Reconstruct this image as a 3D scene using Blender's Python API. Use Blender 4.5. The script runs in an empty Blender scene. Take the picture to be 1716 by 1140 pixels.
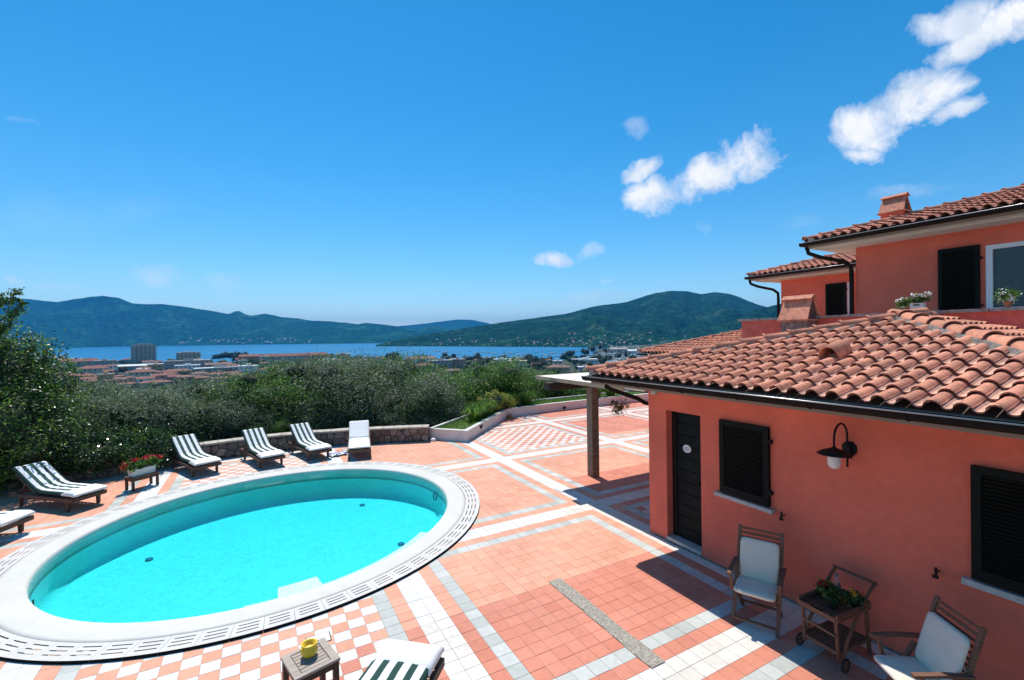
import bpy, bmesh, math, random
import numpy as np
from mathutils import Vector, Matrix
from mathutils.geometry import tessellate_polygon
R = math.radians; PI = math.pi
T = 0.2                       # one floor tile, metres
random.seed(7); rng = np.random.default_rng(7)
S = bpy.context.scene
C = S.collection
def V(u, v, z=0.0): return Vector((u*T, -v*T, z*T))

# ------------------------------------------------------------------ camera
F_PX, PITCH, ROLL, YAW = 770.06, -0.008264, -0.015878, 0.501516
CAM = Vector((-6.6875*T, -36.6928*T, 18.5388*T))
_f = Vector((math.sin(YAW)*math.cos(PITCH), math.cos(YAW)*math.cos(PITCH), math.sin(PITCH)))
_r0 = Vector((math.cos(YAW), -math.sin(YAW), 0)); _u0 = _r0.cross(_f)
_r = math.cos(ROLL)*_r0 + math.sin(ROLL)*_u0; _u = -math.sin(ROLL)*_r0 + math.cos(ROLL)*_u0
cd = bpy.data.cameras.new('camera'); cam = bpy.data.objects.new('camera', cd); C.objects.link(cam)
M = Matrix((_r, _u, -_f)).transposed().to_4x4(); M.translation = CAM; cam.matrix_world = M
cd.sensor_width = 36; cd.lens = F_PX*36/1716; cd.clip_start = .05; cd.clip_end = 60000
S.camera = cam
def ray(px, py): return (_r*(px-858)/F_PX - _u*(py-570)/F_PX + _f)
def hor(px): return 570.3 - .0156*(px-436)
def at(px, py, D):            # point seen at a pixel at horizontal distance D
    d = ray(px, py); return CAM + d*(D/math.hypot(d.x, d.y))
def pix(p):
    q = p-CAM; k = q.dot(_f); return 858+F_PX*q.dot(_r)/k, 570-F_PX*q.dot(_u)/k
def flat(px, D, z):           # point at a pixel column at distance D and height z
    p = at(px, hor(px), D); return Vector((p.x, p.y, z))

# ------------------------------------------------------------------ light
SUN = Vector((.065, .55, 1)).normalized()
EL = math.asin(SUN.z); AZ = math.atan2(SUN.x, SUN.y)
W = bpy.data.worlds.new("World"); S.world = W; W.use_nodes = True
nt = W.node_tree; nt.nodes.clear()
def N(t, **k):
    n = nt.nodes.new(t)
    for a, b in k.items(): setattr(n, a, b)
    return n
def L(a, b): nt.links.new(a, b)
def Mth(op, a, b=None, c=None, clamp=False):
    n = N('ShaderNodeMath', operation=op, use_clamp=clamp)
    for i, x in enumerate((a, b, c)):
        if x is None: continue
        if isinstance(x, (int, float)): n.inputs[i].default_value = x
        else: L(x, n.inputs[i])
    return n.outputs[0]
sky = N('ShaderNodeTexSky', sky_type='NISHITA'); sky.sun_disc = False
sky.sun_elevation = EL; sky.sun_rotation = AZ; sky.altitude = 50
sky.air_density = 1.0; sky.dust_density = .05; sky.ozone_density = 4.0
hs = N('ShaderNodeHueSaturation'); hs.inputs['Hue'].default_value = .490; hs.inputs['Saturation'].default_value = 1.36; hs.inputs['Value'].default_value = 1.0
L(sky.outputs[0], hs.inputs['Color'])
bg = N('ShaderNodeBackground'); bg.inputs[1].default_value = .13; L(hs.outputs[0], bg.inputs[0])
geo = N('ShaderNodeTexCoord')
def clouds():
    nz = N('ShaderNodeTexNoise'); nz.inputs['Scale'].default_value = 10; nz.inputs['Detail'].default_value = 10; nz.inputs['Roughness'].default_value = .66
    nz.inputs['Distortion'].default_value = .35
    L(geo.outputs['Generated'], nz.inputs['Vector'])
    wv = geo.outputs['Generated']
    for sc_, am in ((5.5, .085), (19, .030)):
        q = N('ShaderNodeTexNoise'); q.inputs['Scale'].default_value = sc_; q.inputs['Detail'].default_value = 5; q.inputs['Roughness'].default_value = .6; L(geo.outputs['Generated'], q.inputs['Vector'])
        a_ = N('ShaderNodeVectorMath', operation='SUBTRACT'); L(q.outputs['Color'], a_.inputs[0]); a_.inputs[1].default_value = (.5, .5, .5)
        b_ = N('ShaderNodeVectorMath', operation='SCALE'); L(a_.outputs[0], b_.inputs[0]); b_.inputs['Scale'].default_value = am
        c_ = N('ShaderNodeVectorMath', operation='ADD'); L(wv, c_.inputs[0]); L(b_.outputs[0], c_.inputs[1]); wv = c_.outputs[0]
    nf = Mth('SUBTRACT', nz.outputs['Fac'], .5)
    tot = None
    cl = [  # px, py, half width, half height, tilt, strength
        (1250, 262, 62, 44, 12, 1), (1185, 292, 82, 36, 15, 1), (1115, 325, 66, 38, 10, 1), (1082, 281, 46, 19, 24, .95),
        (1450, 212, 78, 62, 25, 1), (1535, 160, 100, 54, 28, 1), (1610, 175, 58, 26, 20, .8), (1445, 262, 45, 24, 0, .9),
        (1650, 50, 105, 50, 25, 1), (1590, 20, 75, 48, 10, .8), (1710, 30, 60, 60, 0, 1),
        (1065, 216, 34, 16, 0, .42), (925, 437, 26, 14, 0, .8), (990, 421, 36, 12, 12, .6), (1020, 475, 14, 6, 0, .4),
        (1000, 503, 130, 13, 5, .42), (1520, 318, 95, 16, 12, .35), (235, 463, 62, 26, 0, .62), (150, 488, 70, 18, -8, .5),
        (33, 472, 18, 10, -20, .4), (1350, 376, 60, 10, 10, .17), (38, 206, 28, 6, -8, .2), (1182, 382, 14, 9, 0, .22), (150, 360, 240, 40, 8, .08), (370, 470, 40, 12, 0, .3), (1540, 130, 60, 40, 30, .8)]
    for px, py, w, h, tilt, st in cl:
        c = ray(px, py).normalized(); e1 = _r - c*_r.dot(c); e1.normalize(); e2 = c.cross(e1)
        if e2.dot(_u) < 0: e2 = -e2
        a = R(tilt); f1 = e1*math.cos(a)+e2*math.sin(a); f2 = -e1*math.sin(a)+e2*math.cos(a)
        # angular size shrinks away from the centre of a wide lens
        k = (px-858)**2+(py-570)**2; sc = F_PX/(F_PX**2+k)
        def dot(vec, s):
            n = N('ShaderNodeVectorMath', operation='DOT_PRODUCT'); L(wv, n.inputs[0]); n.inputs[1].default_value = vec*s
            return n.outputs['Value']
        X = dot(f1, 1/(w*sc)); Y = dot(f2, 1/(h*sc*1.05))
        r2 = Mth('ADD', Mth('MULTIPLY', X, X), Mth('MULTIPLY', Y, Y))
        front = Mth('GREATER_THAN', dot(c, 1), .5)
        d = Mth('MULTIPLY', Mth('SUBTRACT', 1.0, r2), 1.5 if st > .7 else 1.0)
        d = Mth('ADD', d, Mth('MULTIPLY', nf, 6.2 if st > .7 else 6.0))
        d = Mth('MULTIPLY', Mth('MULTIPLY', d, (.66 if st > .7 else .42), clamp=True), front)
        d = Mth('MULTIPLY', d, st)
        tot = d if tot is None else Mth('MAXIMUM', tot, d)
    return tot, nz
ctot, cnz = clouds()
n2 = N('ShaderNodeTexNoise'); n2.inputs['Scale'].default_value = 15; n2.inputs['Detail'].default_value = 6
L(geo.outputs['Generated'], n2.inputs['Vector'])
cr = N('ShaderNodeValToRGB'); cr.color_ramp.elements[0].position = .3; cr.color_ramp.elements[0].color = (.66, .74, .84, 1)
cr.color_ramp.elements[1].position = .58; cr.color_ramp.elements[1].color = (.98, .98, 1.0, 1); L(n2.outputs['Fac'], cr.inputs[0])
bgc = N('ShaderNodeBackground'); bgc.inputs[1].default_value = .95; L(cr.outputs[0], bgc.inputs[0])
mx = N('ShaderNodeMixShader'); L(ctot, mx.inputs[0]); L(bg.outputs[0], mx.inputs[1]); L(bgc.outputs[0], mx.inputs[2])
wo = N('ShaderNodeOutputWorld'); L(mx.outputs[0], wo.inputs[0])
sl = bpy.data.lights.new('sun', 'SUN'); sl.energy = 4.6; sl.angle = R(.5); sl.color = (1, .96, .9)
so = bpy.data.objects.new('sun', sl); C.objects.link(so); so.rotation_euler = SUN.to_track_quat('Z', 'Y').to_euler(); so.location = (0, 0, 50)
S.view_settings.view_transform = 'Standard'; S.view_settings.look = 'None'
S.view_settings.exposure = 0.22; S.view_settings.gamma = 1.0; S.view_settings.use_curve_mapping = False
cy = S.cycles; cy.volume_bounces = 0; cy.max_bounces = 8; cy.diffuse_bounces = 3; cy.transparent_max_bounces = 24; cy.volume_max_steps = 64

# ------------------------------------------------------------------ materials
MATS = {}
def mat(name, col, rough=.8, noise=None, bump=None, metal=0, spec=.5, coord='Object', island=0, extra=None, objrand=0):
    if name in MATS: return MATS[name]
    m = bpy.data.materials.new(name); m.use_nodes = True; t = m.node_tree; b = t.nodes['Principled BSDF']
    b.inputs['Base Color'].default_value = (*col, 1); b.inputs['Roughness'].default_value = rough
    b.inputs['Metallic'].default_value = metal; b.inputs['Specular IOR Level'].default_value = spec
    def tc():
        if coord == 'World': return t.nodes.new('ShaderNodeNewGeometry').outputs['Position']
        return t.nodes.new('ShaderNodeTexCoord').outputs['Object']
    src = None
    if noise or island:
        mul = None
        if noise:
            for (sc, amt) in ([noise] if isinstance(noise[0], (int, float)) else noise):
                n = t.nodes.new('ShaderNodeTexNoise'); n.inputs['Scale'].default_value = sc; n.inputs['Detail'].default_value = 5
                t.links.new(tc(), n.inputs['Vector'])
                mr = t.nodes.new('ShaderNodeMapRange'); mr.inputs[1].default_value = .3; mr.inputs[2].default_value = .7
                mr.inputs[3].default_value = 1-amt; mr.inputs[4].default_value = 1+amt; t.links.new(n.outputs['Fac'], mr.inputs[0])
                if mul is None: mul = mr.outputs[0]
                else:
                    q = t.nodes.new('ShaderNodeMath'); q.operation = 'MULTIPLY'; t.links.new(mul, q.inputs[0]); t.links.new(mr.outputs[0], q.inputs[1]); mul = q.outputs[0]
        if island:
            g = t.nodes.new('ShaderNodeNewGeometry'); mr = t.nodes.new('ShaderNodeMapRange')
            mr.inputs[3].default_value = 1-island; mr.inputs[4].default_value = 1+island; t.links.new(g.outputs['Random Per Island'], mr.inputs[0])
            if mul is None: mul = mr.outputs[0]
            else:
                q = t.nodes.new('ShaderNodeMath'); q.operation = 'MULTIPLY'; t.links.new(mul, q.inputs[0]); t.links.new(mr.outputs[0], q.inputs[1]); mul = q.outputs[0]
        if objrand:
            g = t.nodes.new('ShaderNodeObjectInfo'); mr = t.nodes.new('ShaderNodeMapRange'); mr.inputs[3].default_value = 1-objrand; mr.inputs[4].default_value = 1+objrand; t.links.new(g.outputs['Random'], mr.inputs[0])
            q = t.nodes.new('ShaderNodeMath'); q.operation = 'MULTIPLY'; t.links.new(mul, q.inputs[0]); t.links.new(mr.outputs[0], q.inputs[1]); mul = q.outputs[0]
        vm = t.nodes.new('ShaderNodeVectorMath'); vm.operation = 'SCALE'; vm.inputs[0].default_value = col
        t.links.new(mul, vm.inputs['Scale']); t.links.new(vm.outputs[0], b.inputs['Base Color']); src = vm
    if bump:
        n = t.nodes.new('ShaderNodeTexNoise'); n.inputs['Scale'].default_value = bump[0]; n.inputs['Detail'].default_value = 4
        t.links.new(tc(), n.inputs['Vector']); bp = t.nodes.new('ShaderNodeBump'); bp.inputs['Strength'].default_value = bump[1]
        bp.inputs['Distance'].default_value = bump[2] if len(bump) > 2 else .01
        t.links.new(n.outputs['Fac'], bp.inputs['Height']); t.links.new(bp.outputs[0], b.inputs['Normal'])
    MATS[name] = m
    if extra: extra(m, t, b)
    return m
def tile_mat(name, cols, rough=.7, var=.12, speck=None):
    """colour of each floor tile from its place in the grid, plus wear"""
    m = bpy.data.materials.new(name); m.use_nodes = True; t = m.node_tree; b = t.nodes['Principled BSDF']
    ln = t.links.new
    g = t.nodes.new('ShaderNodeNewGeometry')
    sc = t.nodes.new('ShaderNodeVectorMath'); sc.operation = 'SCALE'; sc.inputs['Scale'].default_value = 1/T; ln(g.outputs['Position'], sc.inputs[0])
    mu = t.nodes.new('ShaderNodeVectorMath'); mu.operation = 'MULTIPLY'; mu.inputs[1].default_value = (1, 1, 0); ln(sc.outputs[0], mu.inputs[0])
    fl = t.nodes.new('ShaderNodeVectorMath'); fl.operation = 'FLOOR'; ln(mu.outputs[0], fl.inputs[0])
    ad = t.nodes.new('ShaderNodeVectorMath'); ad.operation = 'ADD'; ad.inputs[1].default_value = (.37, .21, .5); ln(fl.outputs[0], ad.inputs[0])
    wn = t.nodes.new('ShaderNodeTexWhiteNoise'); wn.noise_dimensions = '3D'; ln(ad.outputs[0], wn.inputs['Vector'])
    cr = t.nodes.new('ShaderNodeValToRGB'); cr.color_ramp.interpolation = 'LINEAR'
    e = cr.color_ramp.elements; e[0].color = (*cols[0], 1); e[1].color = (*cols[-1], 1)
    for i, c in enumerate(cols[1:-1]):
        q = e.new((i+1)/(len(cols)-1)); q.color = (*c, 1)
    ln(wn.outputs['Value'], cr.inputs[0])
    n = t.nodes.new('ShaderNodeTexNoise'); n.inputs['Scale'].default_value = .9; n.inputs['Detail'].default_value = 8; ln(g.outputs['Position'], n.inputs['Vector'])
    n3 = t.nodes.new('ShaderNodeTexNoise'); n3.inputs['Scale'].default_value = 14; n3.inputs['Detail'].default_value = 6; ln(g.outputs['Position'], n3.inputs['Vector'])
    mr = t.nodes.new('ShaderNodeMapRange'); mr.inputs[1].default_value = .3; mr.inputs[2].default_value = .7; mr.inputs[3].default_value = 1-var; mr.inputs[4].default_value = 1+var; ln(n.outputs['Fac'], mr.inputs[0])
    mr2 = t.nodes.new('ShaderNodeMapRange'); mr2.inputs[1].default_value = .3; mr2.inputs[2].default_value = .7; mr2.inputs[3].default_value = .93; mr2.inputs[4].default_value = 1.06; ln(n3.outputs['Fac'], mr2.inputs[0])
    q = t.nodes.new('ShaderNodeMath'); q.operation = 'MULTIPLY'; ln(mr.outputs[0], q.inputs[0]); ln(mr2.outputs[0], q.inputs[1])
    vm = t.nodes.new('ShaderNodeVectorMath'); vm.operation = 'SCALE'; ln(cr.outputs[0], vm.inputs[0]); ln(q.outputs[0], vm.inputs['Scale'])
    out = vm.outputs[0]
    if speck:
        ns = t.nodes.new('ShaderNodeTexNoise'); ns.inputs['Scale'].default_value = speck[0]; ns.inputs['Detail'].default_value = 2
        mp = t.nodes.new('ShaderNodeMapping'); mp.inputs['Scale'].default_value = speck[1]; ln(g.outputs['Position'], mp.inputs[0]); ln(mp.outputs[0], ns.inputs['Vector'])
        r3 = t.nodes.new('ShaderNodeMapRange'); r3.inputs[1].default_value = speck[2]; r3.inputs[2].default_value = speck[2]+.08; ln(ns.outputs['Fac'], r3.inputs[0])
        mxn = t.nodes.new('ShaderNodeMix'); mxn.data_type = 'RGBA'; ln(r3.outputs[0], mxn.inputs[0]); ln(out, mxn.inputs[6]); mxn.inputs[7].default_value = (*speck[3], 1); out = mxn.outputs[2]
    ln(out, b.inputs['Base Color']); b.inputs['Roughness'].default_value = rough; b.inputs['Specular IOR Level'].default_value = .3
    bp = t.nodes.new('ShaderNodeBump'); bp.inputs['Strength'].default_value = .25; bp.inputs['Distance'].default_value = .004; ln(n3.outputs['Fac'], bp.inputs['Height']); ln(bp.outputs[0], b.inputs['Normal'])
    MATS[name] = m; return m
tile_mat('terracotta_pale', [(.70, .325, .205), (.73, .35, .225), (.75, .37, .245), (.67, .30, .185)], var=.11)
tile_mat('terracotta_red', [(.60, .215, .135), (.63, .235, .15), (.65, .25, .165), (.58, .20, .125)], var=.12, speck=(40, (1, 1, 1), .76, (.2, .09, .07)))
tile_mat('grey_stone', [(.44, .45, .40), (.52, .525, .475), (.58, .58, .53), (.40, .415, .37)], var=.10)
tile_mat('white_marble', [(.66, .64, .60), (.72, .70, .66), (.69, .67, .63)], var=.06, speck=(9, (1, 3, 1), .68, (.66, .66, .64)))
tile_mat('travertine', [(.66, .60, .52), (.74, .68, .60), (.70, .65, .56)], var=.07, speck=(14, (1, 5, 1), .66, (.40, .33, .26)))
mat('grout', (.46, .33, .26), .95, noise=(4, .2), coord='World')
mat('coping', (.62, .59, .52), .75, noise=[(1.2, .05), (9, .03)], bump=(60, .15), coord='World')
mat('coping_slab', (.63, .60, .55), .75, noise=[(3, .06)], bump=(60, .15), coord='World')
mat('slot_dark', (.015, .014, .013), .95, spec=0)  # near black for slots; also painted-in shade of gutter insides and coping edge
mat('pool_shell', (.54, .82, .76), .6, noise=(2, .03), coord='World')
mat('plaster', (.76, .165, .10), .92, noise=[(.7, .10), (2.6, .06), (11, .05), (60, .04)], bump=(160, .5, .004), coord='World')
mat('plaster_old', (.56, .13, .10), .92, noise=[(1.4, .22), (9, .12)], bump=(90, .5, .004), coord='World')
mat('cream_trim', (.30, .22, .165), .8, noise=(5, .08))
mat('soffit', (.66, .60, .52), .8, noise=(3, .06))
mat('gutter', (.026, .019, .016), .85, noise=(6, .2), spec=.03)
mat('roof_clay', (.62, .25, .16), .85, objrand=.14, noise=[(2.2, .16), (16, .12)], bump=(60, .4, .004), coord='World')
def stain(m, t, b):
    ln = t.links.new; src = b.inputs['Base Color'].links[0].from_socket; g = t.nodes.new('ShaderNodeNewGeometry')
    for sc_, th, col_, am in ((7.5, .60, (.16, .085, .06), .55), (19, .70, (.50, .30, .10), .7), (26, .66, (.10, .07, .06), .6)):
        n = t.nodes.new('ShaderNodeTexNoise'); n.inputs['Scale'].default_value = sc_; n.inputs['Detail'].default_value = 6; ln(g.outputs['Position'], n.inputs['Vector'])
        r3 = t.nodes.new('ShaderNodeMapRange'); r3.inputs[1].default_value = th-.06; r3.inputs[2].default_value = th+.08; r3.inputs[4].default_value = am; ln(n.outputs['Fac'], r3.inputs[0])
        mxn = t.nodes.new('ShaderNodeMix'); mxn.data_type = 'RGBA'; ln(r3.outputs[0], mxn.inputs[0]); ln(src, mxn.inputs[6]); mxn.inputs[7].default_value = (*col_, 1); src = mxn.outputs[2]
    ln(src, b.inputs['Base Color'])
MATS.pop('roof_clay'); mat('roof_clay', (.64, .25, .145), .85, objrand=.18, noise=[(2.2, .16), (16, .12)], bump=(60, .4, .004), coord='World', extra=stain)
mat('roof_pan', (.62, .36, .25), .85, noise=[(3, .22), (22, .2)], bump=(50, .5, .004), coord='World')
mat('roof_deck', (.10, .06, .045), .95)
mat('mortar', (.22, .19, .165), .95, noise=[(14, .45), (60, .3)], bump=(40, 1, .02), coord='World')
mat('shutter', (.004, .007, .006), .6, noise=(5, .2), spec=.15)
mat('door_green', (.005, .009, .009), .6, noise=(5, .25), spec=.15)
mat('iron', (.010, .009, .010), .6, spec=.2)
mat('sill', (.50, .46, .42), .8, noise=(20, .15))
mat('coping_stone', (.30, .27, .25), .9, noise=[(8, .35), (40, .2)], bump=(30, .8, .01), coord='World')
mat('pergola_top', (.80, .76, .68), .8, noise=[(2, .10), (9, .05)], coord='World')
mat('pergola_edge', (.50, .34, .22), .8, noise=[(5, .15)])
mat('white_paint', (.80, .80, .80), .5, noise=(8, .03))
mat('cloth_white', (.80, .79, .76), .9, noise=(6, .03), bump=(30, .3, .01))
mat('cloth_grey', (.70, .64, .52), .9, noise=(5, .05), bump=(25, .35, .012))
mat('planter_wall', (.74, .66, .60), .9, noise=[(2, .07), (14, .05)], bump=(60, .3, .004), coord='World')
mat('wall_stone', (.21, .155, .125), .9, objrand=.3, noise=[(4, .35), (22, .25)], bump=(30, 1, .015), coord='World', island=.0)
mat('wall_cap', (.48, .43, .36), .9, noise=[(5, .25), (30, .15)], bump=(25, .9, .015), coord='World')
mat('wall_joint', (.08, .068, .058), .95, noise=(10, .3), coord='World')
mat('concrete', (.36, .32, .26), .95, noise=[(30, .35), (90, .35)], bump=(80, 1, .01), coord='World')
mat('yellow_pot', (.80, .56, .04), .45, noise=(8, .06))
mat('terra_pot', (.5, .2, .1), .8, noise=(8, .12))
mat('rubber', (.012, .012, .012), .7)
mat('petal_red', (.65, .015, .02), .6, island=.35)
mat('petal_white', (.85, .85, .80), .6, island=.1)
mat('petal_yellow', (.85, .45, .02), .6, island=.2)
mat('towel_blue', (.12, .20, .50), .9, noise=(25, .5))
mat('glass_lamp', (.82, .72, .68), .3)
def wood(name, col, k=18, rough=.7, amt=.35):
    def ex(m, t, b):
        tcn = t.nodes.new('ShaderNodeTexCoord'); mp = t.nodes.new('ShaderNodeMapping'); mp.inputs['Scale'].default_value = (2, k, k)
        n = t.nodes.new('ShaderNodeTexNoise'); n.inputs['Scale'].default_value = 2.5; n.inputs['Detail'].default_value = 6
        t.links.new(tcn.outputs['Object'], mp.inputs[0]); t.links.new(mp.outputs[0], n.inputs['Vector'])
        cr = t.nodes.new('ShaderNodeValToRGB'); cr.color_ramp.elements[0].position = .3; cr.color_ramp.elements[1].position = .7
        cr.color_ramp.elements[0].color = (*[c*(1-amt) for c in col], 1); cr.color_ramp.elements[1].color = (*[min(1, c*(1+amt)) for c in col], 1)
        t.links.new(n.outputs['Fac'], cr.inputs[0]); t.links.new(cr.outputs[0], b.inputs['Base Color'])
    return mat(name, col, rough, extra=ex)
wood('wood_dark', (.085, .046, .03)); wood('wood_teak', (.16, .075, .042)); wood('wood_beam', (.045, .027, .02)); wood('wood_grey', (.38, .31, .25), amt=.25)
wood('wood_post', (.19, .135, .10), 10)
wood('wood_bark', (.11, .085, .06), 6)
def stripes(m, t, b):
    tcn = t.nodes.new('ShaderNodeTexCoord'); sp = t.nodes.new('ShaderNodeSeparateXYZ'); t.links.new(tcn.outputs['Object'], sp.inputs[0])
    a = t.nodes.new('ShaderNodeMath'); a.operation = 'MULTIPLY_ADD'; a.inputs[1].default_value = 1/.155; a.inputs[2].default_value = 10.27
    t.links.new(sp.outputs[1], a.inputs[0]); fr = t.nodes.new('ShaderNodeMath'); fr.operation = 'FRACT'; t.links.new(a.outputs[0], fr.inputs[0])
    lt = t.nodes.new('ShaderNodeMath'); lt.operation = 'LESS_THAN'; lt.inputs[1].default_value = .47; t.links.new(fr.outputs[0], lt.inputs[0])
    mxn = t.nodes.new('ShaderNodeMix'); mxn.data_type = 'RGBA'; mxn.inputs[6].default_value = (.80, .80, .79, 1); mxn.inputs[7].default_value = (.012, .055, .042, 1)
    t.links.new(lt.outputs[0], mxn.inputs[0]); t.links.new(mxn.outputs[2], b.inputs['Base Color'])
mat('cloth_striped', (.8, .8, .8), .9, bump=(22, .4, .012), extra=stripes)
def leafm(name, c, c2=None, rough=.6, isl=.45, trans=.25):
    c2 = c2 or tuple(x*1.9 for x in c)
    m = bpy.data.materials.new(name); m.use_nodes = True; t = m.node_tree; b = t.nodes['Principled BSDF']; ln = t.links.new
    g = t.nodes.new('ShaderNodeNewGeometry'); cr = t.nodes.new('ShaderNodeValToRGB')
    cr.color_ramp.elements[0].color = (*[x*(1-isl) for x in c], 1); cr.color_ramp.elements[1].color = (*c2, 1)
    q = cr.color_ramp.elements.new(.6); q.color = (*c, 1)
    ln(g.outputs['Random Per Island'], cr.inputs[0]); ln(cr.outputs[0], b.inputs['Base Color']); b.inputs['Roughness'].default_value = rough
    tr = t.nodes.new('ShaderNodeBsdfTranslucent'); ln(cr.outputs[0], tr.inputs[0]); mxs = t.nodes.new('ShaderNodeMixShader'); mxs.inputs[0].default_value = trans
    ln(b.outputs[0], mxs.inputs[1]); ln(tr.outputs[0], mxs.inputs[2]); ln(mxs.outputs[0], t.nodes['Material Output'].inputs[0])
    MATS[name] = m; return m
leafm('leaf_olive', (.17, .21, .135), (.42, .46, .35), .5, trans=.45)
leafm('leaf_green', (.065, .165, .025), (.15, .31, .045), .5, trans=.5)
leafm('leaf_bright', (.12, .26, .03), (.26, .42, .06), .5, trans=.5)
leafm('leaf_dark', (.028, .06, .014), (.10, .16, .035), .4, trans=.35)
leafm('leaf_glossy', (.030, .060, .022), (.09, .14, .06), .22)
leafm('leaf_yellow', (.42, .40, .05), (.62, .56, .10), .5)
leafm('grass_blade', (.12, .24, .03), (.22, .36, .06), .6, trans=.5)
leafm('leaf_town', (.028, .055, .020), (.065, .11, .035), .7, trans=.2)
mat('inlet_blue', (.02, .10, .18), .5)
def wgl(m, t, b): b.inputs['Alpha'].default_value = .6
mat('window_glass', (.03, .05, .055), .04, spec=.8, extra=wgl)
mat('soil', (.09, .15, .03), 1, noise=(4, .4))
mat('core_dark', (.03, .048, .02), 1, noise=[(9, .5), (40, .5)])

# ------------------------------------------------------------------ mesh helpers
class MB:
    def __init__(s): s.v = []; s.f = []; s.m = []; s.mats = []; s.sm = []
    def mi(s, name):
        if name not in s.mats: s.mats.append(name)
        return s.mats.index(name)
    def add(s, vs, fs, m, smooth=False):
        o = len(s.v); s.v += [tuple(p) for p in vs]; k = s.mi(m)
        for f in fs: s.f.append(tuple(i+o for i in f)); s.m.append(k); s.sm.append(smooth)
    def box(s, c, d, m, rot=None, taper=1):
        c = Vector(c); x, y, z = d[0]/2, d[1]/2, d[2]/2
        vs = [Vector((sx*x*(taper if sz > 0 else 1), sy*y*(taper if sz > 0 else 1), sz*z)) for sz in (-1, 1) for sy in (-1, 1) for sx in (-1, 1)]
        if rot is not None: vs = [rot @ p for p in vs]
        s.add([p+c for p in vs], [(0, 2, 3, 1), (4, 5, 7, 6), (0, 1, 5, 4), (2, 6, 7, 3), (0, 4, 6, 2), (1, 3, 7, 5)], m)
    def b2(s, p, q, m): s.box([(a+b)/2 for a, b in zip(p, q)], [abs(a-b) for a, b in zip(p, q)], m)
    def bar(s, p, q, w, h, m, up=(0, 0, 1)):
        p = Vector(p); q = Vector(q); d = q-p; Ln = d.length; d.normalize(); up = Vector(up)
        y = up.cross(d)
        if y.length < 1e-3: y = Vector((0, 1, 0))
        y.normalize(); z = d.cross(y); rot = Matrix((d, y, z)).transposed()
        s.box((p+q)/2, (Ln, w, h), m, rot)
    def tube(s, pts, r, m, n=8, cap=True):
        pts = [Vector(p) for p in pts]; rs = r if isinstance(r, (list, tuple)) else [r]*len(pts)
        vs = []; fs = []; prev = None
        for i, p in enumerate(pts):
            a = pts[max(0, i-1)]; b = pts[min(len(pts)-1, i+1)]; d = (b-a).normalized()
            if prev is None: x = d.orthogonal().normalized()
            else:
                x = prev - d*prev.dot(d); x.normalize()
            prev = x; y = d.cross(x)
            for k in range(n):
                t = 2*PI*k/n; vs.append(p+(x*math.cos(t)+y*math.sin(t))*rs[i])
        for i in range(len(pts)-1):
            for k in range(n):
                a = i*n+k; b = i*n+(k+1) % n; fs.append((a, b, b+n, a+n))
        if cap: fs.append(tuple(range(n))[::-1]); fs.append(tuple(range((len(pts)-1)*n, len(pts)*n)))
        s.add(vs, fs, m, True)
    def lathe(s, prof, m, c=(0, 0, 0), n=16, sq=1):
        c = Vector(c); vs = []; fs = []
        for r, z in prof:
            for k in range(n):
                t = 2*PI*k/n; vs.append(c+Vector((r*math.cos(t), r*math.sin(t)*sq, z)))
        for i in range(len(prof)-1):
            for k in range(n):
                a = i*n+k; b = i*n+(k+1) % n; fs.append((a, b, b+n, a+n))
        s.add(vs, fs, m, True)
    def mesh(s, name):
        me = bpy.data.meshes.new(name); me.from_pydata(s.v, [], s.f)
        for k in s.mats: me.materials.append(MATS[k])
        me.polygons.foreach_set('material_index', s.m); me.polygons.foreach_set('use_smooth', s.sm); me.update(); return me
    def build(s, name, parent=None, loc=None, rz=0):
        return link(name, s.mesh(name), parent, loc, rz)
def link(name, me, parent=None, loc=None, rz=0):
    o = bpy.data.objects.new(name, me); C.objects.link(o)
    if parent: o.parent = parent
    if loc is not None: o.location = loc
    if rz: o.rotation_euler.z = rz
    return o
def tag(o, label=None, cat=None, group=None, kind=None):
    if label: o['label'] = label
    if cat: o['category'] = cat
    if group: o['group'] = group
    if kind: o['kind'] = kind
    return o
def empty(name, loc, rz, label, cat, group=None):
    o = bpy.data.objects.new(name, None); C.objects.link(o); o.location = loc; o.rotation_euler.z = rz; o.empty_display_size = .1
    return tag(o, label, cat, group)
KIDS = {}
def copy_thing(root, loc, rz, label):
    c = root.copy(); C.objects.link(c); c.location = loc; c.rotation_euler.z = rz; c['label'] = label
    for ch in [o for o in bpy.data.objects if o.parent == root]:
        d = ch.copy(); C.objects.link(d); d.parent = c
        for g in [o for o in bpy.data.objects if o.parent == ch]:
            e = g.copy(); C.objects.link(e); e.parent = d
    return c

# ------------------------------------------------------------------ terrain, sea, hills
def lerp_tab(x, tab):
    if x <= tab[0][0]: return tab[0][1]
    for (a, b), (c, d) in zip(tab, tab[1:]):
        if x <= c: return b+(d-b)*(x-a)/(c-a)
    return tab[-1][1]
SHORE = [(-400, 760), (0, 820), (200, 850), (560, 850), (640, 830), (780, 790), (860, 715), (955, 700), (985, 790), (1003, 1250), (1050, 9000), (2600, 9000)]
GZ = -31.5
def az_px(az):      # azimuth (clockwise from +Y) to pixel column at the horizon, wide angles clamped
    a = az-YAW
    a = (a+PI) % (2*PI)-PI
    if a > 1.25: return 3000
    if a < -1.25: return -1500
    return 858+F_PX*math.tan(a)
def gz(D, px=600):
    z = lerp_tab(D, [(0, -1.3), (15, -1.5), (19, -3.0), (30, -5.2), (60, -10), (120, -20), (240, -30.5), (320, GZ), (9000, GZ-.8)])
    s = lerp_tab(px, SHORE)
    if D > s-30: z = min(z, GZ-1-(D-s+30)/60*3)
    if D > s+60 : z = min(z, -42)
    return z
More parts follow.
